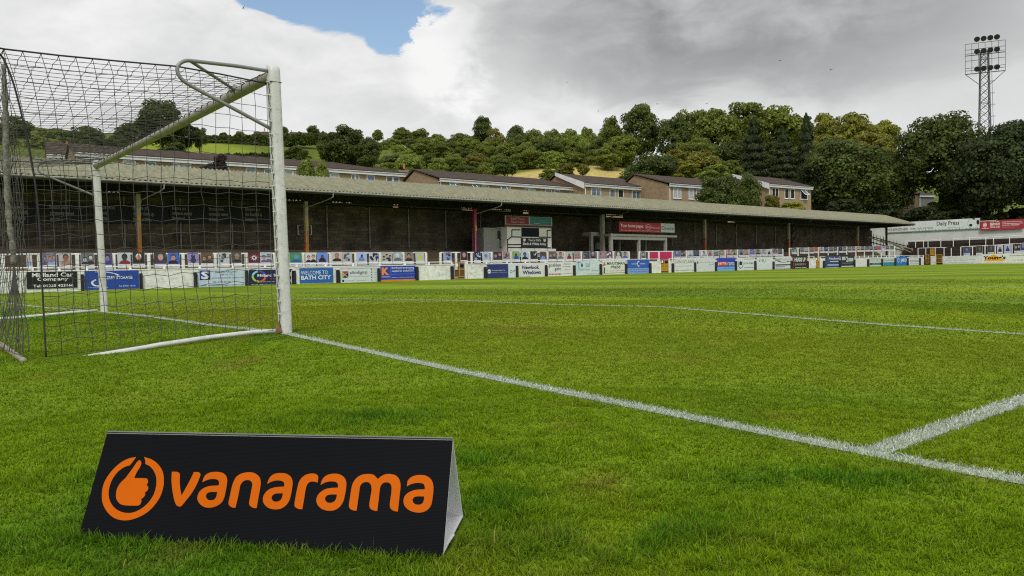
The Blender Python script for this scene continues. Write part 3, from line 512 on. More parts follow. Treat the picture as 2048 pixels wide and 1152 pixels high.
for k, s in enumerate(PS):
    zb = 1.0; top = ez(s)-.55; g = MB()
    c_up, c_lo, zs = {3: (m_pink, m_pink, 3), 4: (m_grey, m_grey, 3), 8: (m_steel, m_steel, 3)}.get(k, (m_cream, m_orange if k < 3 else m_rust, 3.6 if k < 5 else 3.9))
    w = .24 if k != 4 else .36
    pil = MB(); pil.box(SW(s-w/2, 4-w/2, zb), SD*w, SN*w, (0, 0, zs-zb), c_lo); pil.box(SW(s-w/2, 4-w/2, zs+.002), SD*w, SN*w, (0, 0, top-zs), c_up)
    o = pil.build('roof_pillar', stand)
    st_ = MB(); st_.box(SW(s-w/2+.02, 4-w/2-.02, zs-.9), SD*.07, SN*.015, (0, 0, 2.6), m_cream); st_.build('cable_conduit', o)
    if k in (2, 3, 1):
        st_ = MB(); st_.box(SW(s-.06, 4-w/2-.05, 3.9), SD*.16, SN*.03, (0, 0, .45), flat('#c9a21c')); st_.build('warning_sign', o)
    g.tube([SW(s, 1.5, ez(s)-.22), SW(s, 4, ez(s)-.55), SW(s, 10.4, ez(s)-.2)], .055, m_steel, 5)
    for t0, t1 in ((1.7, 2.8), (2.8, 4), (4, 5), (5, 6.1), (6.1, 7.6), (7.6, 9)):
        f_ = lambda t: ez(s)+(rz(s)-ez(s))*(t-1.35)/4.65-.12 if t <= 6 else rz(s)-(t-6)*.30-.12
        g.tube([SW(s, t0, ez(s)-.5), SW(s, t1, f_(t1))], .035, m_steel, 5); g.tube([SW(s, t1, f_(t1)), SW(s, t1, ez(s)-.5)], .03, m_steel, 5)
    g.build('roof_truss', stand)
    if k+1 < len(PS):
        g = MB(); s2 = PS[k+1]; n = max(6, int((s2-s)/1.6)); n += n % 2
        g.tube([SW(s, 4, ez(s)-.6), SW(s2, 4, ez(s2)-.6)], .06, m_steel, 5); g.tube([SW(s, 4, ez(s)+.72), SW(s2, 4, ez(s2)+.72)], .05, m_steel, 5)
        for i in range(n):
            a = s+(s2-s)*i/n; b = s+(s2-s)*(i+1)/n; za, zb_ = (-.6, .72) if i % 2 == 0 else (.72, -.6)
            g.tube([SW(a, 4, ez(a)+za), SW(b, 4, ez(b)+zb_)], .045, m_steel, 5)
        g.build('longitudinal_girder', stand)
    if 1 <= k <= 6:
        g = MB(); xg = s+.75; g.tube([SW(xg, 1.28, ez(s)-.16), SW(xg, 1.3, ez(s)-.42), SW(xg-.1, 1.7, ez(s)-.55), SW(s+.16, 3.9, ez(s)-.95), SW(s+.16, 4.0, ez(s)-1.15)], .038, m_steel if k > 3 else m_grey, 6); g.build('downpipe', stand)
# back wall of coursed stone
bw = MB(); bw.box(SW(S0, 8.06, .4), SD*(S1-S0), SN*.4, (0, 0, 5.55), m_mortar); bwo = bw.build('back_wall', stand)
stones = []; row = 0; z = 2.36
while z < 5.92:
    h = random.uniform(.21, .27); s = S0+random.uniform(0, .3)
    while s < S1-.6:
        w = random.uniform(.38, .82); stones.append((s, z, w-.02, min(h, 5.94-z)-.018, random.uniform(.012, .055))); s += w
    z += h
stones.sort(key=lambda q: (V((CAM.x, CAM.y, 0))-SW(q[0], 8, 0)).length/ (q[2]*q[3])**.5 if q[0] > 4 else 1e6+q[0])
rest = MB()
for i, (s, z, w, h, dp) in enumerate(stones):
    if h < .05: continue
    g = rest if i >= 300 else MB()
    g.box(SW(s, 8.06-dp, z), SD*w, SN*dp, (0, 0, h), m_stone)
    if i < 300: g.build('stone', bwo)
tag(rest.build('stonework', bwo), kind='stuff')
gapx = [(212, 240), (572, 602), (664, 704), (786, 797), (923, 946), (984, 1022), (1046, 1057), (1212, 1246), (1455, 1470)]
gapS = [(sp(a, 415, 8.3)[0], sp(b, 415, 8.3)[0]) for a, b in gapx]; cur = S0
for k, (a, b) in enumerate(gapS+[(S1, S1)]):
    r = MB(); r.box(SW(cur, 8.3, 5.953), SD*(a-cur), SN*.04, (0, 0, 1.2), m_steel); r.build('slit_blocker_board', stand)  # boarding added to block the bright slit over the back wall
    if b > a: r = MB(); r.box(SW(a+.003, 8.3, 5.953), SD*(b-a-.006), SN*.04, (0, 0, .05+.06*(k % 3)), m_steel); r.box(SW(a+.003, 8.3, 6.42), SD*(b-a-.006), SN*.04, (0, 0, .7), m_steel); r.build('slit_blocker_board', stand)
    cur = b
for px in (655, 740, 818, 892, 962, 1344, 1390, 1433, 1473, 1513, 1551, 1588, 1622, 250, 362, 465):
    s, _ = sp(px, 470, 7.9); z0 = sp(px, 497 if px < 1300 else 490, 7.9)[1]
    g = MB(); g.tube([SW(s, 7.92, z0), SW(s, 7.92, 5.9)], .05, m_grey, 6); g.build('wall_pipe', stand)
NST = 9
for i in range(NST):
    t = 2.0+i*.67; z = .45+i*.235; g = MB(); z0 = -.3
    for a, b in ((S0, 86.5), (88.4, 127.5)) if i < 7 else ((S0, 127.5),): g.box(SW(a, t, z0), SD*(b-a), SN*(8.02-t if i == NST-1 else .668), (0, 0, z-z0), m_step)
    g.build('terrace_step', stand)
g = MB(); g.box(SW(74, 3.0, .5), SD*13, SN*3, (0, 0, .02), m_step); g.faces([SW(73, 2.1, .5), SW(86.6, 2.1, 1.9), SW(86.6, 2.1, .5), SW(73, 3.6, .5), SW(86.6, 3.6, 1.9), SW(86.6, 3.6, .5)], [(0, 1, 2), (5, 4, 3), (0, 3, 4, 1), (1, 4, 5, 2)], m_step); g.build('ramp', stand)
for k in range(5):   # wooden edge rails of the ramp
    g = MB(); g.box(SW(74, 2.05-.01*k, .62+.16*k), SD*12.4+V((0, 0, 1.3)), SN*.03, (0, 0, .05), m_step); g.build('ramp_board', stand)
g = MB()
for (a, b, z0, z1) in ((22.9, 24.6, 4.0, 4.9),):
    zz = sp(596, 454, 7.8)
    for xa, xb in ((596, 600), (620, 624)):
        sa = sp(xa, 454, 7.8)[0]; sb = sp(xb, 454, 7.8)[0]; g.box(SW(sa if xa < 610 else sb-.05, 7.85, zz[1]-.6), SD*.05, SN*.03, (0, 0, .75), m_white)
        for dz in (-.6, .12): g.box(SW(sa, 7.85, zz[1]+dz), SD*(sb-sa), SN*.03, (0, 0, .04), m_white)
g.build('painted_bracket_mark', stand)
# dark banners on the back wall
bx = [(14, 84, 'leftmost'), (95, 180, 'second'), (186, 258, 'third'), (262, 336, 'fourth'), (340, 410, 'fifth'), (414, 482, 'sixth'), (487, 546, 'rightmost')]
for (x0, x1, pos), w_ in zip(bx, WALLB):
    a, z0 = sp(x0, 446, 7.85); b, _ = sp(x1, 446, 7.85); _, z1 = sp(x0, 418, 7.85)
    z1 = z0+1.28
    r = MB(); r.box(SW(a, 7.86, z0), SD*(b-a), SN*.05, (0, 0, z1-z0), mat('banner_cloth', (.016, .018, .022), .7, .2))
    o = tag(r.build('wall_banner'), f'{pos} of the seven dark slogan banners on the stone back wall', 'banner', 'slogan banners on the back wall')
    r = MB(); draw(r, [('T', (w_, .015, 0.0), .06, .12, .62, .92, '#9a9a98')], SW(a, 7.86, z0), SD*(b-a), V((0, 0, z1-z0)), -SN); r.build('lettering', o)

# ------------------------------------------------------------------ pitch-side wall, buttresses, boards, gates
def wb(s): return -.30+.0037*s
def wt(s): return .85+.0046*s+.0000*s
GAPS = [(909, 935.5, 548), (1322, 1341.5, 540), (1632, 1642.5, 532)]
gs = [(sp(a, y, 0)[0], sp(b, y, 0)[0]) for a, b, y in GAPS]
wall = thing('pitch_wall', 'low whitewashed brick wall running along the front of the covered terrace', 'wall', SW(60, .15, -.2))
segs = [(S0, gs[0][0]), (gs[0][1], gs[1][0]), (gs[1][1], gs[2][0]), (gs[2][1], 127.75)]
for a, b in segs:
    r = MB(); n = max(1, int((b-a)/4))
    r.box(SW(a, 0, wb(a)-.2), SD*(b-a)+V((0, 0, .0037*(b-a))), SN*.24, (0, 0, wt(a)-wb(a)+.17+.0009*(b-a)*.5), m_wallw)
    r.box(SW(a, -.025, wt(a)-.03), SD*(b-a)+V((0, 0, .0044*(b-a))), SN*.29, (0, 0, .06), m_white)
    r.build('wall_segment', wall)
def rounded(mb, s0, s1, t0, t1, z0, z1, m):
    w = s1-s0; prof = [(s0, z0), (s1, z0), (s1, z1-w*.3)]+[(s0+w/2+w/2*math.cos(u), z1-w*.3+w*.3*math.sin(u)) for u in (.5, 1.05, 1.57, 2.1, 2.64)]+[(s0, z1-w*.3)]
    n = len(prof); mb.faces([SW(s, t0, z) for s, z in prof]+[SW(s, t1, z) for s, z in prof], [tuple(range(n)), tuple(range(2*n-1, n-1, -1))]+[(i, i+n, (i+1) % n+n, (i+1) % n) for i in range(n)], m)
for a, b, tall in ((162, 168, .82), (280, 285.5, .82), (388.5, 394.5, .82), (491, 497, .85), (586.5, 592, .8), (674, 680, .8), (755.8, 760.6, .85), (832, 837.5, .9), (903, 908, .9), (969.5, 974.2, .8), (1033, 1037, .85), (1091.2, 1095.5, .85), (1147.4, 1151.5, .8), (1200.4, 1204.6, .86), (1251.3, 1255, .85), (1299.4, 1303.5, .86), (1345.2, 1348.8, .8), (1389.7, 1392.8, .85), (1431.3, 1434.2, .85), (1471, 1474.5, .9), (1509.8, 1513.4, .88), (1546.3, 1549.6, .8), (1582.3, 1585.2, .85), (1614.8, 1618, .8), (1647.6, 1650.6, .78), (1679.2, 1681.3, .8), (1708.8, 1711.3, .85), (1735.8, 1739, .85), (1763.8, 1766.6, .88), (1790, 1793, .92), (1814.8, 1817.6, .92), (1839.4, 1842, .9)):
    s0, _ = sp(a, 555, -.13); s1, _ = sp(b, 555, -.13); r = MB(); rounded(r, s0, s1, -.14, .0, wb(s0)-.1, wb(s0)+tall*(wt(s0)-wb(s0)), m_blackp); r.build('buttress', wall)
# palings at the far left of the wall
pg = thing('paling_gate', 'white upright paling gate at the left end of the pitch wall', 'gate', SW(sp(25, 565, 0)[0], -.05, -.2))
sa, sb = sp(2, 565, -.1)[0], sp(50, 565, -.1)[0]; n = 14
for i in range(n):
    s = sa+(sb-sa)*i/n; r = MB(); r.box(SW(s, -.10, wb(s)-.03), SD*((sb-sa)/n*.72), SN*.03, (0, 0, 1.12 if i not in (9,) else .9), m_white); r.build('slat', pg)
r = MB(); [r.box(SW(sa, -.065, wb(sa)+dz), SD*(sb-sa), SN*.03, (0, 0, .08), m_white) for dz in (.22, .85)]; r.build('gate_rail', pg)
def board(px0, px1, y0, y1, label, items, face, plane='wall', s_pl=None, name='advertising_board', cat='advertising board', group=None, tt=-.045):
    if plane == 'wall':
        a, z1 = sp(px0, y0, tt); b, _ = sp(px1, y0, tt); _, z0 = sp(px0, y1, tt); ex, nn = SD, -SN; o = SW(a, tt, z0); W_ = b-a; rise = .0040*W_
    else:
        a, z1 = tp(px0, y0, s_pl); b, _ = tp(px1, y0, s_pl); _, z0 = tp(px0, y1, s_pl); ex, nn = -SN, -SD; o = SO+SD*s_pl+SN*a+V((0, 0, z0)); W_ = a-b; rise = 0.0
    Hh = z1-z0; up = V((0, 0, Hh)); exv = ex*W_+V((0, 0, rise))
    r = MB(); r.box(o, exv, -nn*.022, up, flat(face, .45)); r.box(o-nn*.0221+V((0, 0, Hh*.15)), exv, -nn*.016, (0, 0, .05), m_steel)
    ob = tag(r.build(name), label, cat, group)
    if items:
        r = MB(); draw(r, items, o, exv, up, nn); r.build('print', ob)
    return ob
for px0, px1, y0, y1, face, label, items in BOARDS: board(px0, px1, y0, y1, label, items, face, group='advertising boards on the pitch walls')
# handrail on the wall
for (xa, xb, posts, lab) in ((0, 904, [64, 118, 174, 260, 328, 399, 466, 530, 593, 651, 706, 759, 810, 857.6, 903.5], 'left stretch of white pipe handrail above the wall, before the gates'), (934, 1316.5, [934, 972.8, 1014, 1050.6, 1091, 1126, 1159, 1192.6, 1225, 1257.6, 1287, 1316], 'white pipe handrail above the wall between first and second gates'), (1338, 1629, [1338, 1365, 1391, 1418, 1444, 1468, 1493, 1516, 1540, 1562, 1584, 1606, 1628], 'white pipe handrail above the wall between second and third gates'), (1640, 1848, [1640, 1660, 1681, 1701, 1719, 1737, 1755, 1773, 1791, 1808, 1824, 1838, 1847], 'right stretch of white pipe handrail up to the corner')):
    sa, sb = sp(xa, 525, .1)[0], sp(xb, 525, .1)[0]; root = thing('handrail', lab, 'handrail', SW((sa+sb)/2, .1, wt(sa)), 'handrails on the pitch wall')
    def rzz(s): return wt(s)+.185+.0004*s
    r = MB(); r.tube([SW(sa, .1, rzz(sa)), SW(sb, .1, rzz(sb))], .032, m_white, 6); r.build('rail', root)
    for px in posts:
        s = sp(px, 528, .1)[0]; r = MB(); r.box(SW(s-.06, .07, wt(s)-.02), SD*.12, SN*.06, (0, 0, rzz(s)-wt(s)+.02), m_white); r.build('post', root)
for k, ((a, b), lab) in enumerate(zip(gs, ('yellow metal gate in the wall right of the blank white stretch', 'yellow metal gate below the plain magenta panels', 'yellow metal gate near the black barber board, seen at an angle'))):
    w = (b-a)*.86; z0 = wb(a)+.18; z1 = wt(a)+.18; root = thing('yellow_gate', lab, 'gate', SW(a+w/2, .15, z0), 'yellow gates in the pitch wall')
    r = MB()
    for s in (a+.04, a+w*.52, a+w-.02): r.tube([SW(s, .12, z0), SW(s, .12, z1)], .035, m_yel, 6)
    for z in (z0+.03, (z0+z1)/2-.02, z1-.02): r.tube([SW(a+.04, .12, z), SW(a+w, .12, z)], .03, m_yel, 6)
    r.build('gate_frame', root)
    r = MB(); r.box(SW(a+.05, .15, z0+.05), SD*(w-.08), SN*.01, (0, 0, (z1-z0)*(.42 if k == 0 else .6)), m_darkwood if k == 0 else m_yel); r.build('gate_panel', root)
    r = MB(); r.box(SW(a+w*.16, .08, z1-.38), SD*.26, SN*.01, (0, 0, .26), m_white); r.build('notice', root)
    r = MB(); r.box(SW(b-.22, .02, wb(b)-.1), SD*.16, SN*.16, (0, 0, wt(b)-wb(b)+.3), m_white); r.build('gate_post', root)
    r = MB(); r.box(SW(a, .05, wb(a)-.2), SD*(b-a), SN*1.6, (0, 0, .32), m_step); tag(r.build('threshold_path'), kind='structure')

# ------------------------------------------------------------------ crowd barrier with printed fan cutouts
TF = 1.2
def fz(x):
    xs = [-40, 5, 77, 600, 852, 1258, 1345, 1565, 1580, 1788]; ys = [508.6, 508, 507, 505.7, 504.5, 503, 502, 498, 496, 491.5]
    return float(np.interp(x, xs, ys))
SECT = [([-40, 5, 77.6, 154, 227, 297, 365.7, 430, 491.7, 549, 606, 660.6, 711, 760, 806.6, 852], 'white post and rail barrier left of the first gap in the terrace front'), ([880.7, 912, 943, 983, 1022, 1058.7, 1094.7, 1130, 1162.6, 1195.3, 1227, 1258], 'white post and rail barrier in front of the black and white booth'), ([1278.5, 1297.4, 1317.8, 1345, 1372.6, 1399.5, 1425, 1450, 1474.7, 1497.8, 1521.5, 1544, 1565.6], 'white post and rail barrier holding the magenta panels'), ([1579, 1596, 1617.7, 1637, 1656.4, 1675, 1693.5, 1711.7, 1728.8, 1746, 1762.8, 1778.7, 1788.8], 'white post and rail barrier at the right end of the terrace')]
for posts, lab in SECT:
    P_ = [sp(x, fz(x), TF) for x in posts]; root = thing('crowd_barrier', lab, 'barrier', SW((P_[0][0]+P_[-1][0])/2, TF, 0), 'crowd barriers along the terrace front')
    r = MB()
    for (s, z), (s2, z2) in zip(P_[:-1], P_[1:]): r.box(SW(s, TF, z-.07), SD*(s2-s)+V((0, 0, z2-z)), SN*.06, (0, 0, .085), m_white)
    r.build('top_rail', root)
    for s, z in P_:
        r = MB(); r.box(SW(s-.09, TF-.03, -.1), SD*.18, SN*.09, (0, 0, z+.08), m_white); r.build('post', root)
    r = MB(); s, z = P_[0]; s2, z2 = P_[-1]; r.box(SW(s, TF+.15, wt(s)-.25), SD*(s2-s)+V((0, 0, .006*(s2-s))), SN*.02, (0, 0, .25), m_blackp); r.build('kick_board', root)
for x0, x1, lab in ((1298.6, 1316.6, 'narrower plain magenta panel in the barrier right of the grey cap cutout'), (1319.2, 1343.6, 'wider plain magenta panel in the barrier above the second yellow gate')):
    a, z = sp(x0, fz(x0), TF); b, _ = sp(x1, fz(x1), TF); r = MB(); r.box(SW(a, TF+.02, z-.82), SD*(b-a), SN*.02, (0, 0, .74), mat('magenta_panel', (.50, .012, .10), .5, .1)); tag(r.build('magenta_panel'), lab, 'panel', 'magenta barrier panels')
# px centre, width, background, hair, skin, clothes, style, description
CUT = [
 (58.6, 12, '#b9bfc8', '#c9c4bd', '#c99a88', '#8fa6cc', 1, 'a pink face over a pale blue shirt, half veiled by net'),
 (86, 14, '#6d6a7c', '#3a3640', '#8d7f86', '#54506a', 2, 'mauve grey figures'), (104, 20, '#7d7a88', '#5c4a4a', '#b08274', '#8aa0cf', 2, 'two red faces above pale blue shirts'),
 (131, 27, '#a9a9ad', '#4a3a30', '#8d5f45', '#a67a62', 1, 'a capped brown face'), (175, 28, '#6a6c70', '#22242a', '#c7c7c7', '#2c2e34', 2, 'two black and white players'),
 (214, 22, '#4c4a78', '#232038', '#8d7a92', '#3a3a86', 1, 'a violet figure beside the far goal post'), (248, 27, '#b4bfc9', '#14161a', '#3a3534', '#8d2030', 1, 'a dark bearded face and red shirt'),
 (277, 26, '#2b2a2a', '#d4d4d0', '#c0876c', '#1a1a1c', 1, 'a face under a white cap'), (319.5, 26, '#3a3a3c', '#9d8a80', '#c79c8e', '#4a3a6a', 1, 'a pale bald man in a purple top'),
 (347, 25, '#2f6ad0', '#4a2e26', '#c08d74', '#24262c', 1, 'a face with glasses before bright blue'), (386.5, 23, '#8f86b4', '#2e2a52', '#2c2c66', '#6a66a0', 3, 'a dark blue dog on lilac'),
 (414, 26, '#63503f', '#3a2a22', '#bd8a6c', '#3c3c40', 2, 'two brown faces'), (447, 24, '#b5bdc0', '#6d767a', '#8d9498', '#3c4246', 4, 'a pale monochrome street scene'),
 (473, 22, '#50504f', '#8a8683', '#9a7c6e', '#2a2a2e', 1, 'a grey hatted man'), (508.5, 26, '#5a1626', '#d4ccd0', '#e0d8dc', '#5a1626', 5, 'a white starburst emblem on maroon'),
 (533, 24, '#a9b6c2', '#38506a', '#a98676', '#6a5a80', 2, 'a dark flag over a purple shirt'),
 (591, 26, '#3f8a50', '#5a7a9a', '#6a8fb4', '#245a9a', 1, 'a blue hooded person on green'), (621, 22, '#c7cdc8', '#141418', '#c88e84', '#231f2e', 2, 'two smiling women in dark coats'),
 (645, 23, '#6a8ad4', '#1c1c28', '#6a5048', '#241f3a', 6, 'two dark figures under a blue sky'), (674, 22, '#bcb6ae', '#77726e', '#b8796a', '#2a242a', 1, 'a grey haired man on a pale wall'),
 (695, 19, '#a9b3bd', '#6a4c3c', '#b58a74', '#3a4664', 4, 'a brown haired child'), (724, 20, '#a4b6e0', '#1d2c48', '#33486e', '#6a84b8', 6, 'a person in blue from behind on pale sky'),
 (747, 19, '#c0c0c6', '#182a54', '#20284a', '#26345e', 4, 'a crowd in dark blue kit'), (774, 22, '#a8a59c', '#2c2c2e', '#8a8682', '#2e2e32', 4, 'a grey monochrome crowd'),
 (795, 19, '#9aa5ac', '#b9c2c6', '#c3ccd0', '#5d686e', 1, 'a pale monochrome face with glasses'), (818, 18, '#7d7974', '#1c1e24', '#b57f6c', '#262422', 1, 'a bearded man in a black cap'),
 (840, 18, '#aeb6bc', '#c9c436', '#cdb43c', '#c9c62e', 7, 'a yellow shirt with raised arms'), (895, 17, '#7f9fd0', '#2a1a2a', '#8a5a4a', '#4c2436', 4, 'dark heads before a strip of blue sky'),
 (928, 15, '#3c3038', '#8f8a88', '#c48a80', '#38202c', 1, 'a pink face in a dark crowd'), (954.5, 14, '#1c2340', '#c7cede', '#39466e', '#9aa6c4', 4, 'a navy and white kit pattern'),
 (972, 15, '#aab8d0', '#3f5280', '#7f90b4', '#4a5c8a', 5, 'a pale blue club crest poster'), (995, 19, '#31262e', '#8d6a6c', '#a07a78', '#38303a', 2, 'several dark purple faces'),
 (1012, 15, '#8d7c84', '#4a3a44', '#a4868a', '#54424c', 4, 'a mauve crowd'), (1032, 16, '#7f9c62', '#14203a', '#1a2038', '#2c4ca0', 6, 'a small dark figure on a green pitch'),
 (1049.5, 15, '#9cc0dd', '#141a26', '#7a5a4c', '#1a1c22', 1, 'dark hair under pale blue'), (1068, 15, '#22242c', '#d9dde0', '#8e929a', '#1c1e24', 7, 'black clothing and a white flag'),
 (1086.5, 14, '#4a403c', '#2a2626', '#5a4a44', '#6a92d6', 6, 'a light blue shirt on dark brown'), (1105, 16, '#5c5656', '#7a5a4c', '#b08276', '#38363c', 2, 'two faces side by side'),
 (1121, 13, '#b4ada6', '#2a2422', '#ae8074', '#5f646a', 1, 'a dark haired face on a pale wall'), (1138.5, 14, '#aeb4b0', '#20242c', '#8d6a5e', '#8a1f2c', 6, 'a dark red shirt'),
 (1154.5, 14, '#8a9a94', '#7a8288', '#b45a54', '#a8565a', 2, 'one grey and one pink figure'), (1172.7, 14, '#3a3c42', '#8a8a92', '#77747c', '#44464e', 4, 'a charcoal crowd'),
 (1186, 12, '#4c4456', '#b5a6aa', '#8a7484', '#2e2838', 1, 'a purple figure with white collar'), (1205, 13, '#8a7680', '#b89a98', '#a4848a', '#4a3c48', 4, 'a crowded mauve group'),
 (1218.5, 13, '#5d4458', '#d3ccd6', '#b08a94', '#e0dae0', 4, 'purple and white stripes'), (1236.5, 13, '#58504a', '#8d867c', '#cfc9bc', '#bfb9ac', 1, 'a pale face on brown'),
 (1250.5, 13, '#a6a7aa', '#2a2c34', '#8a8084', '#5566a8', 1, 'dark hair over a blue top'), (1287, 10, '#85878a', '#1a1c20', '#9ea2a4', '#4c5258', 1, 'a black cap in monochrome'),
 (1354, 12, '#5a5c86', '#8ea6d8', '#8f8494', '#4c548e', 1, 'a lavender blue person'), (1366, 11, '#46424e', '#7a6a70', '#927880', '#34323e', 2, 'a huddle of dark heads'),
 (1380, 11, '#c3c6c8', '#9aa0a4', '#aeb2b2', '#6e767c', 1, 'a washed out pale face'), (1392.5, 13, '#4e566e', '#1c2236', '#4e5068', '#20263e', 2, 'navy clad figures'),
 (1409, 13, '#cfd3d8', '#1c2030', '#9a8a90', '#8a93a6', 1, 'a dark haired face on a leaning white sheet'), (1420, 11, '#8f9a86', '#3a3c36', '#8a6a62', '#a02c5c', 6, 'a magenta shirt on sage'),
 (1432, 11, '#9ba09c', '#26282c', '#5f5a5a', '#2c2e34', 2, 'two dark shirts on grey'), (1444, 10, '#8f7f6e', '#5a4a3c', '#b0998a', '#7a6c60', 1, 'a beige monotone face'),
 (1458, 10, '#b49a9e', '#5c3038', '#b87a7c', '#7a4a54', 1, 'a rosy face'), (1468.5, 10, '#6d6c54', '#b4b09a', '#a29c86', '#4c4c3c', 4, 'an olive toned group'),
 (1482, 10, '#7c7a86', '#1c1c24', '#6a5e64', '#24242e', 6, 'a man all in black'), (1492.5, 10, '#907a80', '#c08e86', '#b07a78', '#6a5260', 2, 'a dusky pink couple'),
 (1504, 10, '#5a5894', '#c9cbe0', '#6a6aa8', '#4c4a86', 5, 'a white ring on blue violet'), (1515.5, 12, '#858078', '#1a1a1e', '#7c706a', '#2a2a32', 1, 'black hair on taupe'),
 (1527.5, 11, '#a0a2a4', '#6c7076', '#8f8c8c', '#3c4048', 4, 'a light grey crowd'), (1538, 10, '#b3bab6', '#16201c', '#5a5c58', '#1c2622', 6, 'one black silhouette on pale grey'),
 (1550, 11, '#85747c', '#5a4a54', '#9a7e82', '#463a46', 4, 'plum coloured faces'), (1560.5, 9, '#605a6c', '#3a3648', '#6e6678', '#2c2a3a', 2, 'violet grey figures by the barrier end'),
 (1588, 10, '#8a9290', '#1c2224', '#7a8280', '#2a3032', 4, 'black and white scribbles'), (1604, 9, '#75757c', '#4c4a52', '#8a7c7c', '#3c3c48', 1, 'a slate grey portrait'),
 (1612.6, 9, '#a4a3a4', '#6a625e', '#a8928c', '#4c4c54', 2, 'a pale couple'), (1623, 9, '#7c6c72', '#5a444a', '#94767a', '#4a3c46', 1, 'a mauve portrait'),
 (1632, 8, '#a8584c', '#7a342c', '#b4685c', '#8a3a34', 1, 'an orange red portrait'), (1643.5, 9, '#b0aab6', '#4c4250', '#8d7c86', '#6a5c70', 1, 'a pale lilac portrait'),
 (1652, 8, '#26324e', '#7c86a0', '#5c6684', '#1c2844', 1, 'a navy portrait'), (1662, 9, '#6a6a70', '#33343c', '#8a7e80', '#2e2e3a', 2, 'a smoke grey pair'), (1670.6, 8, '#56544e', '#22242a', '#857a74', '#33343a', 1, 'a drab brown portrait'),
 (1681, 8, '#252c48', '#5a6486', '#4c5676', '#20263e', 6, 'a dark navy silhouette'), (1689, 8, '#72767a', '#2a2e34', '#8e8884', '#3c4046', 1, 'a steel grey portrait'), (1699, 8, '#605c5a', '#8c8884', '#9a928c', '#46464c', 4, 'an ash coloured group'),
 (1707, 8, '#7e7276', '#4a3a3e', '#94807e', '#3a343a', 1, 'a dull rose portrait'), (1717, 8, '#9a9c96', '#3c3e42', '#a09890', '#1e2126', 2, 'two white shirts'), (1725, 8, '#7f6460', '#4c2a28', '#a07468', '#2a2630', 1, 'a brick toned portrait'),
 (1734, 8, '#4e4e60', '#26283a', '#7c7484', '#2a2c40', 4, 'indigo figures'), (1742, 8, '#707078', '#2a2c34', '#8a847e', '#1c1e26', 1, 'a cap and dark coat'),
 (1751, 8, '#5c647a', '#2c3040', '#7a7480', '#3c445c', 2, 'blue grey friends'), (1758, 8, '#a04a44', '#3a4034', '#a8746a', '#c02a32', 6, 'a bright red shirt'),
 (1767, 9, '#8c8ab4', '#3c3a54', '#85829c', '#b4b2dc', 6, 'a lilac shirt'), (1775, 8, '#6c6860', '#3a2e28', '#95806e', '#3c3c3e', 1, 'a sepia portrait'), (1784, 8, '#5e6064', '#2a2c30', '#86807c', '#35373c', 4, 'dim figures, last in the row'),
]
LAND = [(100, 'black board'), (223, 'royal blue board'), (340, 'bare wall by the far post'), (443, 'S emblem board'), (545, 'coloured ring board'), (632, 'blue welcome board'), (718, 'four triangles board'), (796, 'orange K board'), (872, 'bare wall before the first gate'), (922, 'first yellow gate'), (955, 'bare wall past the first gate'), (1000, 'navy emblem board'), (1064, 'blue fancy lettering board'), (1121, 'red dots board'), (1176, 'droplet board'), (1228, 'green lettering board'), (1277, 'crescent board'), (1330, 'second yellow gate'), (1369, 'thin capitals board'), (1412, 'faint lettering board'), (1452, 'blue and red board'), (1492, 'round badge board'), (1530, 'scrawled sheet'), (1566, 'swoosh board'), (1600, 'black barber board'), (1637, 'third yellow gate'), (1665, 'white framed navy board'), (1695, 'figure two board'), (1724, 'blank wall near the corner'), (1751, 'green band board'), (1778, 'teal board'), (1803, 'bright blue corner board')]
FRNG = random.Random(3)
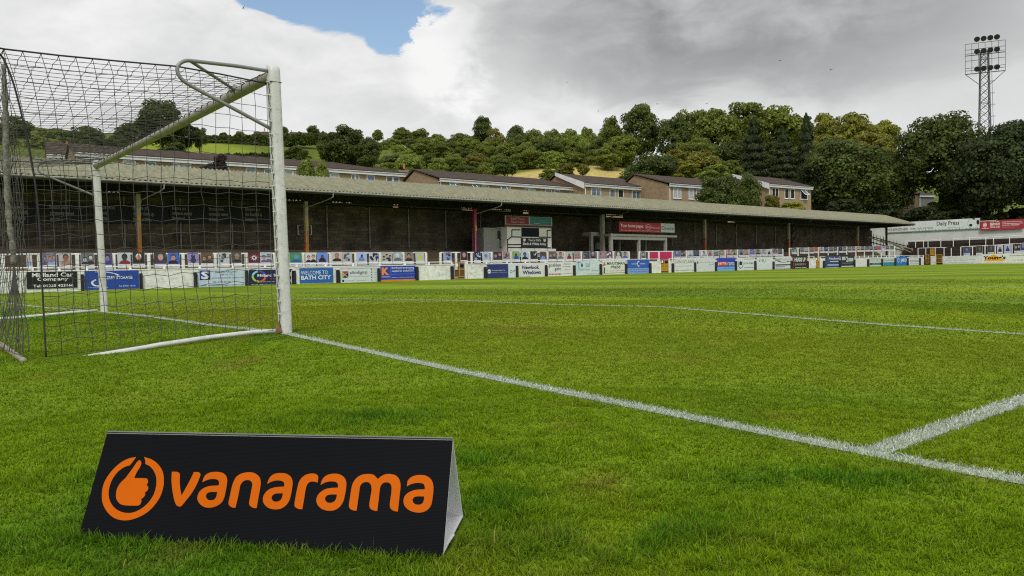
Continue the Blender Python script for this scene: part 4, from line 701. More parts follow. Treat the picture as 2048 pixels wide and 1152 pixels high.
def person_print(mb, style, o, ex, ey, nrm, bg, hair, skin, cl):
    it = [('R', 0, 0, 1, 1, bg)]; j = lambda a: FRNG.uniform(-a, a)
    def ell(cx, cy, rx, ry, c): it.append(('D', cx, cy, rx, ry, c))
    def shoulders(cx, w, h, c): it.append(('P', [(cx-w, 0), (cx+w, 0), (cx+w*.92, h*.55), (cx+w*.45, h*.95), (cx, h), (cx-w*.45, h*.95), (cx-w*.92, h*.55)], c))
    if style == 1:
        x = .5+j(.06); shoulders(x, .44, .34, cl); ell(x, .64, .235, .27, hair); ell(x, .53, .19, .24, skin); it.append(('P', [(x-.1, .38), (x+.1, .38), (x+.06, .33), (x-.06, .33)], cl))
        it.append(('R', x-.12, .56, x-.03, .585, hair)); it.append(('R', x+.03, .56, x+.12, .585, hair))
    elif style == 2:
        for x, h in ((.28+j(.04), .40+j(.06)), (.72+j(.04), .52+j(.06))): shoulders(x, .27, h*.6, cl); ell(x, h+.10, .17, .19, hair); ell(x, h+.04, .135, .165, skin)
    elif style == 3: ell(.5, .25, .26, .25, skin); ell(.5, .55, .17, .15, skin); ell(.38, .68, .06, .1, hair); ell(.62, .68, .06, .1, hair); it.append(('R', 0, .85, 1, 1, cl))
    elif style == 4:
        for i in range(9): c = FRNG.choice((hair, skin, cl)); ell(.15+.7*FRNG.random(), .1+.75*FRNG.random(), .07+.12*FRNG.random(), .06+.12*FRNG.random(), c)
    elif style == 5:
        ell(.5, .5, .2, .2, skin); ell(.5, .5, .09, .1, cl)
        for i in range(10): u = i*math.pi/5; it.append(('P', [(.5+.15*math.cos(u-.14), .5+.15*math.sin(u-.14)), (.5+.15*math.cos(u+.14), .5+.15*math.sin(u+.14)), (.5+.42*math.cos(u), .5+.38*math.sin(u))], hair))
    elif style == 6: shoulders(.5+j(.05), .33, .48, cl); ell(.5, .58, .13, .16, hair); ell(.5, .55, .09, .12, skin)
    elif style == 7:
        shoulders(.5, .2, .52, cl); ell(.5, .60, .09, .10, skin); it.append(('P', [(.35, .42), (.42, .48), (.16, .86), (.08, .82)], cl)); it.append(('P', [(.58, .48), (.65, .42), (.92, .82), (.84, .86)], hair))
    draw(mb, [i for i in it if i], o, ex, ey, nrm, .0012)
used_lab = {}
def cutout(o, ex, ey, nrm, rec, lab):
    _, _, bg, hair, skin, cl, style, _d = rec
    r = MB(); r.box(o, ex, -nrm*.012, ey, flat('#c9ccce')); ob = tag(r.build('fan_cutout'), lab, 'fan cutout', 'printed fan cutouts')
    r = MB(); person_print(r, style, o+ey*.27+ex*.02, ex*.96, ey*.73, nrm, bg, hair, skin, cl); r.build('photo_print', ob)
    r = MB(); r.box(o+ey*.02+ex*.02+nrm*.004, ex*.96, -nrm*.003, ey*.22, flat('#d3d6da')); r.box(o+ey*.10+ex*.12+nrm*.0062, ex*.28, -nrm*.001, ey*.07, flat('#5a5d66')); r.box(o+ey*.11+ex*.5+nrm*.0062, ex*.38, -nrm*.001, ey*.05, flat('#8a8d96')); r.build('name_card', ob)
for rec in CUT:
    px, w, d = rec[0], rec[1], rec[7]; x0, x1 = px-w/2, px+w/2; tt = TF-.09
    a, z = sp(x0, fz(x0), tt); b, _ = sp(x1, fz(x1), tt); near = min(LAND, key=lambda q: abs(q[0]-px))[1]
    Hh = .92 if px < 1330 else .86 if px < 1570 else .78
    tilt = FRNG.uniform(-.03, .03)
    if px == 1409: tilt = -.22
    up = (V((0, 0, 1))+SD*tilt+SN*.05).normalized(); lab = f'{d[2:] if d.startswith("a ") else d}, cutout above {near}'
    cutout(SW(a, tt-.04, z+.03+FRNG.uniform(-.02, .03)-Hh), SD*(b-a)*.97, up*Hh, -SN, rec, lab)
# ------------------------------------------------------------------ announcer booth and camera gantry
m_boothw = mat('booth_white', (.68, .68, .63), .6, .12, 3, dirt=(.25, .24, .2), dirt_amt=.4)
TB = 3.2
def bp(x, y, t=TB): return sp(x, y, t)
booth = thing('announcer_booth', 'black and white trimmed booth with dark window on the terrace', 'booth', SW(bp(1055, 505)[0], TB+1, 1.0))
sL, z1 = bp(1014, 453); sR, _ = bp(1102.5, 453); z0 = bp(1055, 507)[1]-.3
r = MB(); r.box(SW(sL, TB, z0), SD*(sR-sL), SN*2.6, (0, 0, z1-z0), m_boothw); r.build('cabin_wall', booth)
r = MB(); ss, _ = bp(987, 456, TB+.8); r.box(SW(sL-2.0, TB+.8, z0), SD*1.995, SN*1.6, (0, 0, z1-z0-.1), mat('booth_side', (.27, .27, .25), .7, .15)); r.build('side_cabin', booth)
a, za = bp(1042.5, 455); b, _ = bp(1077.5, 455); _, zb = bp(1050, 473.5)
r = MB(); r.box(SW(a, TB-.03, zb), SD*(b-a), SN*.028, (0, 0, za-zb), m_blackp); wn = r.build('window_opening', booth)
r = MB(); r.box(SW(a+.05, TB-.036, zb+.05), SD*(b-a-.1), SN*.004, (0, 0, za-zb-.1), mat('dark_glass', (.008, .009, .014), .4, .1, spec=.08)); r.build('pane', wn)
def bar(x0, y0, x1, y1, w=.09, nm='black_trim', t=TB-.02):
    p0 = bp(x0, y0, t); p1 = bp(x1, y1, t); r = MB(); A = SW(p0[0], t, p0[1]); B = SW(p1[0], t, p1[1]); e = (B-A).normalized(); q = e.cross(SN).normalized()
    r.box(A-q*w/2-SN*.012, B-A, SN*.025, q*w, m_blackp); r.build(nm, booth)
for q in ((1024, 459.5, 1041, 459.5), (1023.8, 459.5, 1023.8, 472), (1023.8, 473.5, 1042, 474), (1016, 479, 1023.8, 473), (1094, 460.5, 1102, 460.5), (1094.5, 460, 1094.5, 495), (1078, 474.2, 1102, 474.6), (1016, 489, 1042, 489), (1016, 494.5, 1102, 495.5), (1015.2, 478, 1015.2, 503), (1043, 474, 1043, 503), (1069.5, 495, 1069.5, 503), (1095, 495, 1095, 503)): bar(*q)
for q in ((1000, 478.5, 1014, 478.5), (1000, 478, 1000, 495), (1007, 479, 1007, 495), (1000, 495, 1014, 495.5)): bar(*q, w=.07, t=TB+.78)
for (x0, y0, x1, y1, c) in ((995, 462, 1001, 478, '#26272a'), (1003, 467, 1012, 478, '#b9bab5'), (1003, 455, 1012, 464, '#2c2d30')):
    a, za = bp(x0, y0, TB+.78); b, zb = bp(x1, y1, TB+.78); r = MB(); r.box(SW(a, TB+.765, zb), SD*(b-a), SN*.02, (0, 0, za-zb), flat(c)); r.build('notice', booth)
for x0, y0, x1, y1 in ((1024, 497, 1041, 503), (1044.5, 497, 1068.5, 503), (1071, 497, 1093.5, 503), (1096.5, 497.5, 1112, 503)):
    a, za = bp(x0, y0, TB-.2); b, zb = bp(x1, y1+3, TB-.2); r = MB(); r.box(SW(a, TB-.2, zb), SD*(b-a), SN*.15, (0, 0, za-zb), m_boothw); r.build('base_block', booth)
def signpanel(x0, x1, y0, y1, t, face, items, label, cat, name):
    a, za = sp(x0, y0, t); b, _ = sp(x1, y0, t); _, zb = sp(x0, y1, t); r = MB(); r.box(SW(a, t, zb), SD*(b-a), SN*.05, (0, 0, za-zb), flat(face)); o = tag(r.build(name), label, cat)
    r = MB(); draw(r, items, SW(a, t, zb), SD*(b-a), V((0, 0, za-zb)), -SN); r.build('print', o)
signpanel(1010, 1104, 431, 452, TB-.15, '#8d8f8c', SIGNS['booth'], 'maroon and green sign mounted over the announcer booth window', 'sign', 'booth_sign')
signpanel(1043.5, 1094, 475.5, 494, TB-.09, '#1d1f22', SIGNS['army'], 'black supporters banner with white script below the booth window', 'banner', 'supporters_banner')
TG = 3.0
gan = thing('camera_gantry', 'grey steel camera platform on posts under the terrace roof', 'gantry', SW(sp(1270, 500, TG)[0], TG, 1.0))
def gpost(x, t, ytop, w=.22):
    s, zt = sp(x, ytop, t); r = MB(); r.box(SW(s-w/2, t-w/2, .6), SD*w, SN*w, (0, 0, zt-.6), m_grey); r.build('platform_post', gan)
gpost(1221.5, TG, 467, .3); gpost(1277, TG, 470, .26); gpost(1330.5, TG, 471, .26)
for x in (1238.5, 1290.5): gpost(x, TG+3.0, 472, .2)
gpost(1182, TG+1.5, 464, .3)
a, zt = sp(1222, 465.5, TG-.2); b, zt2 = sp(1354, 465.5, TG-.2); zt = sp(1221, 466, TG-.2)[1]
r = MB(); r.box(SW(a, TG-.2, zt-.28), SD*(b-a), SN*3.4, (0, 0, .22), m_grey); r.build('platform_deck', gan)
r = MB(); r.box(SW(a+.2, TG-.14, zt-.62), SD*(b-a-2), SN*.14, (0, 0, .3), m_grey); r.build('edge_beam', gan)
r = MB(); r.box(SW(sp(1182, 460, TG+1.4)[0], TG+1.4, zt-.2), SD*(a-sp(1182, 460, TG+1.4)[0]+.0), SN*1.2, (0, 0, .35), m_grey); r.build('side_landing', gan)
for x in (1221, 1232, 1216):
    s = sp(x, 450, TG)[0]; r = MB(); r.tube([SW(s, TG, zt-.1), SW(s, TG, zt+1.5)], .03, m_steel, 5); r.build('guard_post', gan)
for dz in (.5, 1.0, 1.45):
    r = MB(); r.tube([SW(a-.6, TG, zt+dz), SW(a+2.6, TG, zt+dz)], .022, m_steel, 5); r.build('guard_rail', gan)
signpanel(1238, 1321.5, 443, 463, TG-.3, '#98202c', SIGNS['pages'], 'crimson newspaper banner with white lettering along the gantry edge', 'banner', 'gantry_banner')
signpanel(1321.7, 1349, 446.5, 464.5, TG-.3, '#b3bab8', SIGNS['chron'], 'small white newspaper sign at the right end of the gantry', 'sign', 'gantry_sign')
r = MB(); s, z = sp(1195, 492, TG+2.5); r.tube([SW(s, TG+2.5, z-.35), SW(s, TG+2.5, z+.35)], .28, mat('drum_grey', (.2, .24, .22), .6), 12); tag(r.build('storage_drum'), 'dull green grey drum standing under the gantry', 'drum')

# ------------------------------------------------------------------ far end terrace
SE = 131.0
def EW(s, t, z): return SO+SD*s+SN*t+V((0, 0, z))
def ebox(mb, s0, s1, t0, t1, z0, z1, m): mb.box(EW(s0, t0, z0), SD*(s1-s0), SN*(t1-t0), (0, 0, z1-z0), m)
end = thing('end_terrace', 'open concrete terrace behind the far goal with white walls', 'terrace', EW(135, -30, 0))
m_estep = mat('worn_terrace', (.032, .021, .017), .9, .4, 1.2, .3, 8, dirt=(.085, .05, .036), dirt_amt=.6, stretch=(1, .3, 3))
for i in range(7):
    r = MB(); ebox(r, 132.0+i*.85, 132.0+i*.85+.848 if i < 6 else 138.2, -62, 6.0, -.3, .95+i*.52, m_estep); r.build('terrace_step', end)
r = MB(); ebox(r, 138.2, 138.5, -62, 15, -.2, 6.95, mat('end_wall_paint', (.56, .58, .56), .8, .07, .6, .25, 6, dirt=(.36, .36, .32), dirt_amt=.5, dscale=.5)); r.build('rear_wall', end)
t_a = tp(1885, 520, SE)[0]
r = MB(); ebox(r, SE+.03, SE+.28, -62, t_a, -.2, 1.42, m_wallw); r.build('front_wall', end)
for row_s, yy, pxs, sect, zb in ((135.6, None, [1812, 1831, 1847, 1856, 1881.5], 0, 3.0), (135.6, None, [1906.5, 1939, 1971.5, 1987, 2019, 2060], 1, 3.0)):
    ys = [482.5, 482, 481, 480.5, 478.5] if sect == 0 else [477.5, 476, 475, 474, 472, 470]
    root = thing('crush_barrier', ('white crush barrier high on the end terrace, left of the dark stain', 'white crush barrier high on the end terrace below the crimson board')[sect], 'barrier', EW(row_s, tp(pxs[0], 480, row_s)[0], 2))
    Q = [tp(x, y, row_s) for x, y in zip(pxs, ys)]
    r = MB(); r.tube([EW(row_s, t, z) for t, z in Q], .05, m_white, 6); r.build('rail', root)
    for t, z in Q: r = MB(); r.tube([EW(row_s, t, z-1.5), EW(row_s, t, z)], .055, m_white, 6); r.build('post', root)
root = thing('end_barrier', 'white barrier behind the front wall of the end terrace', 'barrier', EW(132.2, -10, 1)); row_s = 132.3
pxs = [1921.5, 1945, 1970, 1990.5, 2024, 2056]; ys = [494, 492.5, 491.5, 490.5, 488, 486]
Q = [tp(x, y, row_s) for x, y in zip(pxs, ys)]; r = MB()
for (t, z), (t2, z2) in zip(Q[:-1], Q[1:]): r.tube([EW(row_s, t, z), EW(row_s, t2, z2)], .06, m_white, 6)
r.build('top_rail', root)
for t, z in Q: r = MB(); r.tube([EW(row_s, t, .9), EW(row_s, t, z)], .07, m_white, 6); r.build('post', root)
for px0, px1, y0, y1, s_pl, face, label, items in END_BOARDS: board(px0, px1, y0, y1, label, items, face, 'end', s_pl, group='advertising boards on the far end walls')
ECUT = [(1933.7, 13, '#4a4a48', '#9a9ca0', '#a08878', '#2f5fb8', 6, 'a man in a blue shirt'), (1958.7, 13, '#38342f', '#55504a', '#6a625a', '#46423c', 1, 'a dim grey portrait'), (1982, 13, '#3a3732', '#5a554e', '#67615a', '#3c3f58', 1, 'a faded brown portrait'), (2000, 12, '#b6bdce', '#26304c', '#5a6072', '#20263a', 6, 'a navy figure on pale blue'), (2015, 13, '#aab2bc', '#2a368a', '#39458e', '#2c3a98', 6, 'a royal blue figure on grey'), (2035, 13, '#2e2a28', '#8a8480', '#a09a96', '#2c2a30', 2, 'two faces on black'), (2046, 9, '#34406e', '#8a90a8', '#7a80a0', '#2a3a80', 1, 'a blue portrait at the frame edge')]
for rec in ECUT:
    px, w = rec[0], rec[1]; s_ = row_s-.12; y0 = float(np.interp(px, pxs, ys))
    a, z = tp(px-w/2, y0, s_); b, _ = tp(px+w/2, y0, s_); Hh = 1.45
    cutout(EW(s_, a, z-Hh), -SN*(a-b), V((0, 0, Hh)), -SD, rec, f'cutout of {rec[7]}, on the far end terrace')
# gates, corner posts and small rails at the corner
for x0, x1, y0, y1, lab in ((1852, 1858, 508.5, 527, 'narrow yellow gate at the corner, edge on'), (1872.5, 1884, 509, 526, 'brown and yellow gate beside the long white board'), (1861, 1870, 497, 510.5, 'small yellow door panel behind the corner wall')):
    s_ = SE+.1; a, z1_ = tp(x0, y0, s_); b, _ = tp(x1, y0, s_); _, z0_ = tp(x0, y1, s_); root = thing('corner_gate', lab, 'gate', EW(s_, a, z0_))
    r = MB(); ebox(r, s_, s_+.04, b, a, z0_, z1_, m_darkwood if x0 != 1861 else m_yel); r.build('gate_panel', root)
    r = MB()
    for z in (z0_, (z0_+z1_)/2, z1_-.1): ebox(r, s_-.05, s_-.002, b-.04, a+.04, z, z+.1, m_yel)
    for t in (a, b): ebox(r, s_-.06, s_-.003, t-.05, t+.05, z0_+.001, z1_+.003, m_yel)
    r.build('gate_frame', root)
r = MB(); a, z1_ = tp(1861, 512, SE); b, _ = tp(1871.5, 512, SE); ebox(r, SE, SE+.3, b, a, -.1, z1_, m_wallw); tag(r.build('corner_wall'), 'short white wall block between the two corner gates', 'wall')
root = thing('corner_railing', 'white railing with posts behind the corner gates', 'railing', EW(132.5, .5, .8)); s_ = 132.4
Q = [tp(x, y, s_) for x, y in ((1836, 496.5), (1851.5, 496), (1870.5, 495.5), (1888, 495), (1893, 494.8))]
r = MB(); r.tube([EW(s_, t, z) for t, z in Q], .05, m_white, 6); r.build('rail', root)
for t, z in Q[:-1]+[tp(1902.5, 496, s_)]: r = MB(); r.tube([EW(s_, t, .6), EW(s_, t, z)], .06, m_white, 6); r.build('post', root)
# spiked steel fence and stair rails descending at the end of the stand
fe = thing('spiked_fence', 'dark spiked steel fence sloping down the end of the covered terrace', 'fence', SW(120, 6.4, 1))
tf = 6.2; xs = np.linspace(1721, 1846, 20)
for x in xs:
    yt = 463+(x-1721)*(34/125.); yb = yt+20; s, z1_ = sp(x, yt, tf); _, z0_ = sp(x, yb, tf); r = MB(); m_ = m_steel if x < 1775 else m_grey
    r.box(SW(s-.05, tf, z0_), SD*.15, SN*.04, (0, 0, z1_-z0_), m_); r.faces([SW(s-.08, tf, z1_+.001), SW(s+.08, tf, z1_+.001), SW(s+.08, tf+.04, z1_+.001), SW(s-.08, tf+.04, z1_+.001), SW(s, tf+.02, z1_+.28)], [(0, 1, 4), (1, 2, 4), (2, 3, 4), (3, 0, 4)], m_); r.build('paling', fe)
for dy in (4, 15):
    (s, z), (s2, z2) = sp(1719, 463+dy, tf-.04), sp(1848, 498+dy, tf-.04); r = MB(); r.tube([SW(s, tf-.04, z), SW(s2, tf-.04, z2)], .085, m_steel, 5); r.build('fence_rail', fe)
sr = thing('stair_handrail', 'long pale handrail slanting down to the corner gates', 'handrail', SW(124, 4, 1)); th = 4.6
for y0, y1, x0, x1 in ((481, 505, 1762, 1842), (490, 516, 1790, 1842), (474, 487, 1738, 1770)):
    (s, z), (s2, z2) = sp(x0, y0, th), sp(x1, y1-1, th); r = MB(); r.tube([SW(s, th, z), SW(s2, th, z2)], .095, m_cream, 6); r.build('rail', sr)
for x, y0 in ((1775, 484), (1788, 487), (1803, 492), (1824, 498), (1829, 499), (1841, 503)):
    s, z = sp(x, y0-2, th); r = MB(); r.tube([SW(s, th, .3), SW(s, th, z)], .09, m_cream, 6); r.build('post', sr)
# ------------------------------------------------------------------ terraced houses on the slope
m_brick = mat('buff_brick', (.33, .245, .15), .85, .12, 2, .2, 20, dirt=(.29, .20, .115), dirt_amt=.4, dscale=1.2)
m_gable = mat('gable_brick', (.27, .19, .115), .85, .15, 2, .2, 20, dirt=(.16, .10, .06), dirt_amt=.6, dscale=.8)
m_tile = mat('brown_roof_tile', (.072, .050, .038), .85, .22, 3, .5, 8, dirt=(.05, .04, .03), dirt_amt=.6, dscale=.7)
m_fascia = mat('white_fascia', (.66, .68, .69), .5, .08, 2, dirt=(.42, .43, .42), dirt_amt=.5, dscale=1.5)
m_glass = mat('window_glass', (.10, .15, .21), .12, .5, .8, spec=.8, perobj=.45)
m_glassb = mat('blue_blind_glass', (.06, .14, .34), .15, .2, 1, spec=.7)
m_open = mat('dark_interior', (.012, .012, .014), .8)
m_curtain = mat('net_curtain', (.42, .45, .48), .7, .2, 3)
def house(label, xl, yl, xr, yr, D0, wins, ridge_d=4.6, ridge_h=2.1, dep=8.5, wall_h=7.0, hipR=0.0, barge=False, fasc=.42, gable_dark=True, name='terraced_house', cat='house', group='houses behind the stand', wtop=.05, wh=1.15, over=.35, wallm=None):
    A = at(xl, yl, D0); q = ray(xr, yr); D1 = (A.z-CAM.z)/q.z; B = CAM+q*D1
    e = (B-A); e.z = 0; W_ = e.length; e.normalize(); nn = V((-e.y, e.x, 0))
    if nn.dot(V((cf.x, cf.y, 0))) < 0: nn = -nn
    zf = A.z; A0 = V((A.x, A.y, 0)); root = thing(name, label, cat, A0+e*W_/2+nn*dep/2+V((0, 0, zf-wall_h)), group)
    def H(a, b, z): return A0+e*a+nn*b+V((0, 0, z))
    r = MB(); r.box(H(0, 0, zf-wall_h), e*W_, nn*.25, (0, 0, wall_h-fasc), wallm or m_brick); r.build('front_wall', root); r = MB(); r.box(H(0, dep-.25, zf-wall_h), e*W_, nn*.25, (0, 0, wall_h-.2), m_gable); r.build('rear_wall', root)
    for a0, nm in ((0, 'l'), (W_-.25, 'r')):
        r = MB(); prof = [(.25, zf-wall_h), (dep-.25, zf-wall_h), (dep-.25, zf-.1), (ridge_d, zf+ridge_h-.12 if not (hipR and nm == 'r') else zf-.05), (.25, zf-.05)]
        n = 5; r.faces([H(a0+.02, b, z) for b, z in prof]+[H(a0+.23, b, z) for b, z in prof], [tuple(range(n)), tuple(range(2*n-1, n-1, -1))]+[(i, i+n, (i+1) % n+n, (i+1) % n) for i in range(n)], m_gable); r.build('gable_wall', root)
    r = MB(); r.box(H(-.1, -over, zf-fasc), e*(W_+.2), nn*.06, (0, 0, fasc), m_fascia); r.box(H(-.1, -over+.06, zf-fasc+.02), e*(W_+.2), nn*(over+.1), (0, 0, .05), m_fascia); r.tube([H(-.1, -over-.06, zf-.06), H(W_+.1, -over-.06, zf-.06)], .06, m_fascia, 6); r.build('fascia', root)
    r = MB(); th_ = .16
    def slab(p): r.faces(p+[x+V((0, 0, th_)) for x in p], [(3, 2, 1, 0), (4, 5, 6, 7), (0, 1, 5, 4), (1, 2, 6, 5), (2, 3, 7, 6), (3, 0, 4, 7)], m_tile)
    nrow = 7; zr = zf+ridge_h
    for i in range(nrow):      # courses of tile, each lapping the one below
        f0, f1 = i/nrow, (i+1)/nrow; b0 = -over+(ridge_d+over)*f0; b1 = -over+(ridge_d+over)*f1+.05; z0 = zf+(zr-zf)*f0+.03; z1 = zf+(zr-zf)*f1-.01
        xr0 = W_+.2-hipR*f0; xr1 = W_+.2-hipR*f1
        slab([H(-.2, b0, z0), H(xr0, b0, z0), H(xr1, b1, z1), H(-.2, b1, z1)])
    slab([H(-.2, ridge_d+.06, zr), H(W_+.2-hipR, ridge_d+.06, zr), H(W_+.2-hipR*.2, dep+.3, zf-.1), H(-.2, dep+.3, zf-.1)])
    if hipR: r.faces([H(W_+.22, -over, zf+.02), H(W_+.22, dep+.3, zf-.1), H(W_+.2-hipR, ridge_d, zr+.1)], [(0, 1, 2)], m_tile)
    r.build('roof', root)
    if barge:
        r = MB(); r.faces([H(-.35, -over, zf-.75), H(-.35, ridge_d, zr-.25), H(-.35, ridge_d, zr+.25), H(-.35, -over, zf+.15), H(-.24, -over, zf-.75), H(-.24, ridge_d, zr-.25), H(-.24, ridge_d, zr+.25), H(-.24, -over, zf+.15)], [(0, 1, 2, 3), (7, 6, 5, 4), (0, 3, 7, 4), (1, 5, 6, 2), (3, 2, 6, 7), (0, 4, 5, 1)], m_fascia); r.build('barge_board', root)
    for w in wins:
        x0, x1 = w[0], w[1]; st = w[2] if len(w) > 2 else ''
        def along(x):
            q = ray(x, yl+(yr-yl)*(x-xl)/(xr-xl)); P = CAM+q*((A0-CAM).dot(nn)/q.dot(nn)); return (P-A0).dot(e)
        a, b = along(x0), along(x1); zt = zf-fasc-wtop; r = MB(); fw = .09
        for (o, x, z) in ((H(a, -.05, zt-wh), e*(b-a), fw), (H(a, -.05, zt-fw), e*(b-a), fw)): r.box(o, x, nn*.06, (0, 0, z), m_white)
        for aa in ([a, b-fw]+([(a+b)/2-fw/2] if 'p' in st else [])): r.box(H(aa, -.049, zt-wh+fw), e*fw, nn*.058, (0, 0, wh-2*fw), m_white)
        r.box(H(a-.08, -.10, zt-wh-.06), e*(b-a+.16), nn*.12, (0, 0, .055), m_white)
        wo = r.build('window', root)
        r = MB(); mg = m_open if 'd' in st else m_glassb if 'b' in st else m_curtain if 'c' in st else m_glass; r.box(H(a+fw, -.022, zt-wh+fw), e*(b-a-2*fw), nn*.02, (0, 0, wh-2*fw), mg); r.build('pane', wo)
        if 'o' in st:     # a casement pushed open
            r = MB(); k = .55; c0 = H(a, -.06, zt); d_ = (-nn*.55+V((0, 0, -.55))).normalized()*wh*.8; ee = e*((b-a)*k)
            for u0, u1 in ((V((0, 0, 0)), ee), (d_, d_+ee)): r.tube([c0+u0, c0+u1], .05, m_white, 4)
            for u in (V((0, 0, 0)), ee): r.tube([c0+u, c0+u+d_], .05, m_white, 4)
            r.faces([c0, c0+ee, c0+ee+d_, c0+d_], [(0, 1, 2, 3)], m_glass); r.build('open_casement', wo)
    r = MB(); r.tube([H(.15, -.12, zf-wall_h), H(.15, -.12, zf-fasc)], .06, m_white, 6); r.build('downpipe', root)
    return root, H, W_, zf, zr
h1 = house('long brown roofed terrace row at the left, seen through the goal net', 150, 305, 814, 348.5, 82, [(175, 190), (205, 222, 'c'), (245, 271, 'c'), (289, 312, 'b'), (345, 357, 'c'), (357.5, 382, 'c'), (440, 458), (491, 512), (528, 546), (570, 585, 'c'), (585.5, 592, 'c'), (659, 678, 'c'), (702, 710), (710.5, 718), (733, 748.5, 'b'), (772, 785), (786, 798)], hipR=9, ridge_h=1.45, wh=1.2)
def chimney(x, y, D, w=.7, h=2.2, pots=1, par=None, Hf=None):
    p = at(x, y, D); r = MB(); r.box(p-cr0*w/2-V((0, 0, h)), cr0*w, V((cf.x, cf.y, 0)).normalized()*w*.8, (0, 0, h*.62), m_gable); r.box(p-cr0*w*.6-V((0, 0, h*.379)), cr0*w*1.2, V((cf.x, cf.y, 0)).normalized()*w*.9, (0, 0, .12), m_gable)
    o = r.build('chimney', par)
    r = MB(); q = p-V((0, 0, h*.26))+V((cf.x, cf.y, 0)).normalized()*w*.4; r.tube([q, q+V((0, 0, h*.05)), q+V((0, 0, h*.24)), q+V((0, 0, h*.26))], [.17, .16, .13, .18], mat('chimney_pot', (.36, .17, .09), .8), 8); r.build('chimney_pot', o)
chimney(807, 325, 112, 1.4, 3.2, par=h1[0])
h2 = house('second brown roofed row with open windows and tan gable end', 878, 357, 1167, 377.5, 98, [(897.5, 918, 'po'), (943, 958, 'o'), (964, 977), (1000, 1021, 'o'), (1049, 1056.5), (1057, 1070, 'c'), (1090, 1103), (1108.5, 1119.5, 'b'), (1141, 1158, 'pc')], ridge_d=6.0, ridge_h=1.75, dep=10, wh=1.3, hipR=4)
h3 = house('short tan house block with white barge board, middle right', 1168, 367.5, 1293.5, 376.5, 110, [(1182, 1201.5, 'p'), (1219, 1230), (1235.5, 1246.5, 'd'), (1263.5, 1280, 'p')], ridge_d=6, ridge_h=2.0, barge=True, wh=1.7, dep=10)
h4 = house('tan house block with plain gable wall and leafy tree in front', 1337, 367.5, 1470, 377, 112, [(1346, 1362, 'pc'), (1377, 1387.5, 'c'), (1392, 1403, 'p'), (1425, 1440), (1450, 1463)], ridge_d=7, ridge_h=2.1, dep=11, wh=1.6)
h5 = house('rightmost tan house block with an open tilted window', 1537, 369, 1622, 375, 122, [(1543.5, 1557, 'pd'), (1569, 1577.5, 'd'), (1580.5, 1588.8, 'd'), (1601, 1614.5, 'do')], ridge_d=7, ridge_h=2.2, barge=True, wh=1.6, dep=11)
h6 = house('white gabled house just showing behind the leafy tree', 1372, 361, 1408, 364, 140, [], ridge_d=5, ridge_h=2.0, barge=True, dep=9)
h6b = house('low brown roof rising behind the gap between house blocks', 1450, 358, 1520, 362, 140, [], ridge_d=5, ridge_h=1.8, barge=True, dep=9)
h7 = house('pale gabled house with chimney behind the goal net at left', 95, 309, 152, 312, 95, [(104, 112), (128, 138)], ridge_d=4, ridge_h=2.0, dep=8)
chimney(131, 281, 99, .8, 2.8, par=h7[0])
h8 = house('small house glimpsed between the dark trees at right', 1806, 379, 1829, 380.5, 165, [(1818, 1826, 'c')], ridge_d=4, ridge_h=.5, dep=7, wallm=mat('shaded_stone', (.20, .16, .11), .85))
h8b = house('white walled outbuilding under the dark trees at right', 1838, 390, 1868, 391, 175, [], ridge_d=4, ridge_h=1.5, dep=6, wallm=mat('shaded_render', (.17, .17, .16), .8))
h9 = house('distant red roofed house on the hilltop beside the near goal post', 508, 271, 541, 272, 225, [], ridge_d=4, ridge_h=1.7, dep=8, wall_h=5, name='hilltop_house', group='hilltop houses')
chimney(528, 256, 229, .9, 3.0, par=h9[0])
h10 = house('distant grey roofed house on the hilltop right of the near goal post', 582, 271, 622, 272.5, 225, [], ridge_d=4, ridge_h=1.6, dep=8, wall_h=5, name='hilltop_house', group='hilltop houses')
chimney(582, 260, 229, .9, 2.6, par=h10[0])

# ------------------------------------------------------------------ trees
def leaf_mat(name, col, var=.5, trans=.36):
    m = bpy.data.materials.new(name); m.use_nodes = True; nt = m.node_tree; N = nt.nodes; L = nt.links; P = N['Principled BSDF']
    ge = N.new('ShaderNodeNewGeometry'); oi = N.new('ShaderNodeObjectInfo'); tc = N.new('ShaderNodeTexCoord')
    nz = N.new('ShaderNodeTexNoise'); nz.inputs['Scale'].default_value = 3.2; nz.inputs['Detail'].default_value = 3; L.new(tc.outputs['Object'], nz.inputs['Vector'])
    def mr(src, a, b, lo=0, hi=1):
        o = N.new('ShaderNodeMapRange'); o.inputs[1].default_value = lo; o.inputs[2].default_value = hi; o.inputs[3].default_value = a; o.inputs[4].default_value = b; L.new(src, o.inputs[0]); return o.outputs[0]
    def mul(a, b):
        o = N.new('ShaderNodeMath'); o.operation = 'MULTIPLY'; L.new(a, o.inputs[0]); L.new(b, o.inputs[1]); return o.outputs[0]
    f = mul(mul(mr(ge.outputs['Random Per Island'], 1-var, 1+var), mr(oi.outputs['Random'], .82, 1.2)), mr(nz.outputs[0], .7, 1.35, .3, .7))
    vm = N.new('ShaderNodeVectorMath'); vm.operation = 'SCALE'; vm.inputs[0].default_value = col; L.new(f, vm.inputs['Scale'])
    hs = N.new('ShaderNodeHueSaturation'); L.new(vm.outputs[0], hs.inputs['Color']); L.new(mr(nz.outputs[0], .485, .515, .3, .7), hs.inputs['Hue']); c = hs.outputs[0]
    L.new(c, P.inputs['Base Color']); P.inputs['Roughness'].default_value = .55; P.inputs['Specular IOR Level'].default_value = .3
    tr = N.new('ShaderNodeBsdfTranslucent'); L.new(c, tr.inputs[0]); ms = N.new('ShaderNodeMixShader'); ms.inputs[0].default_value = trans
    L.new(P.outputs[0], ms.inputs[1]); L.new(tr.outputs[0], ms.inputs[2]); L.new(ms.outputs[0], N['Material Output'].inputs[0]); MATS[name] = m; return m
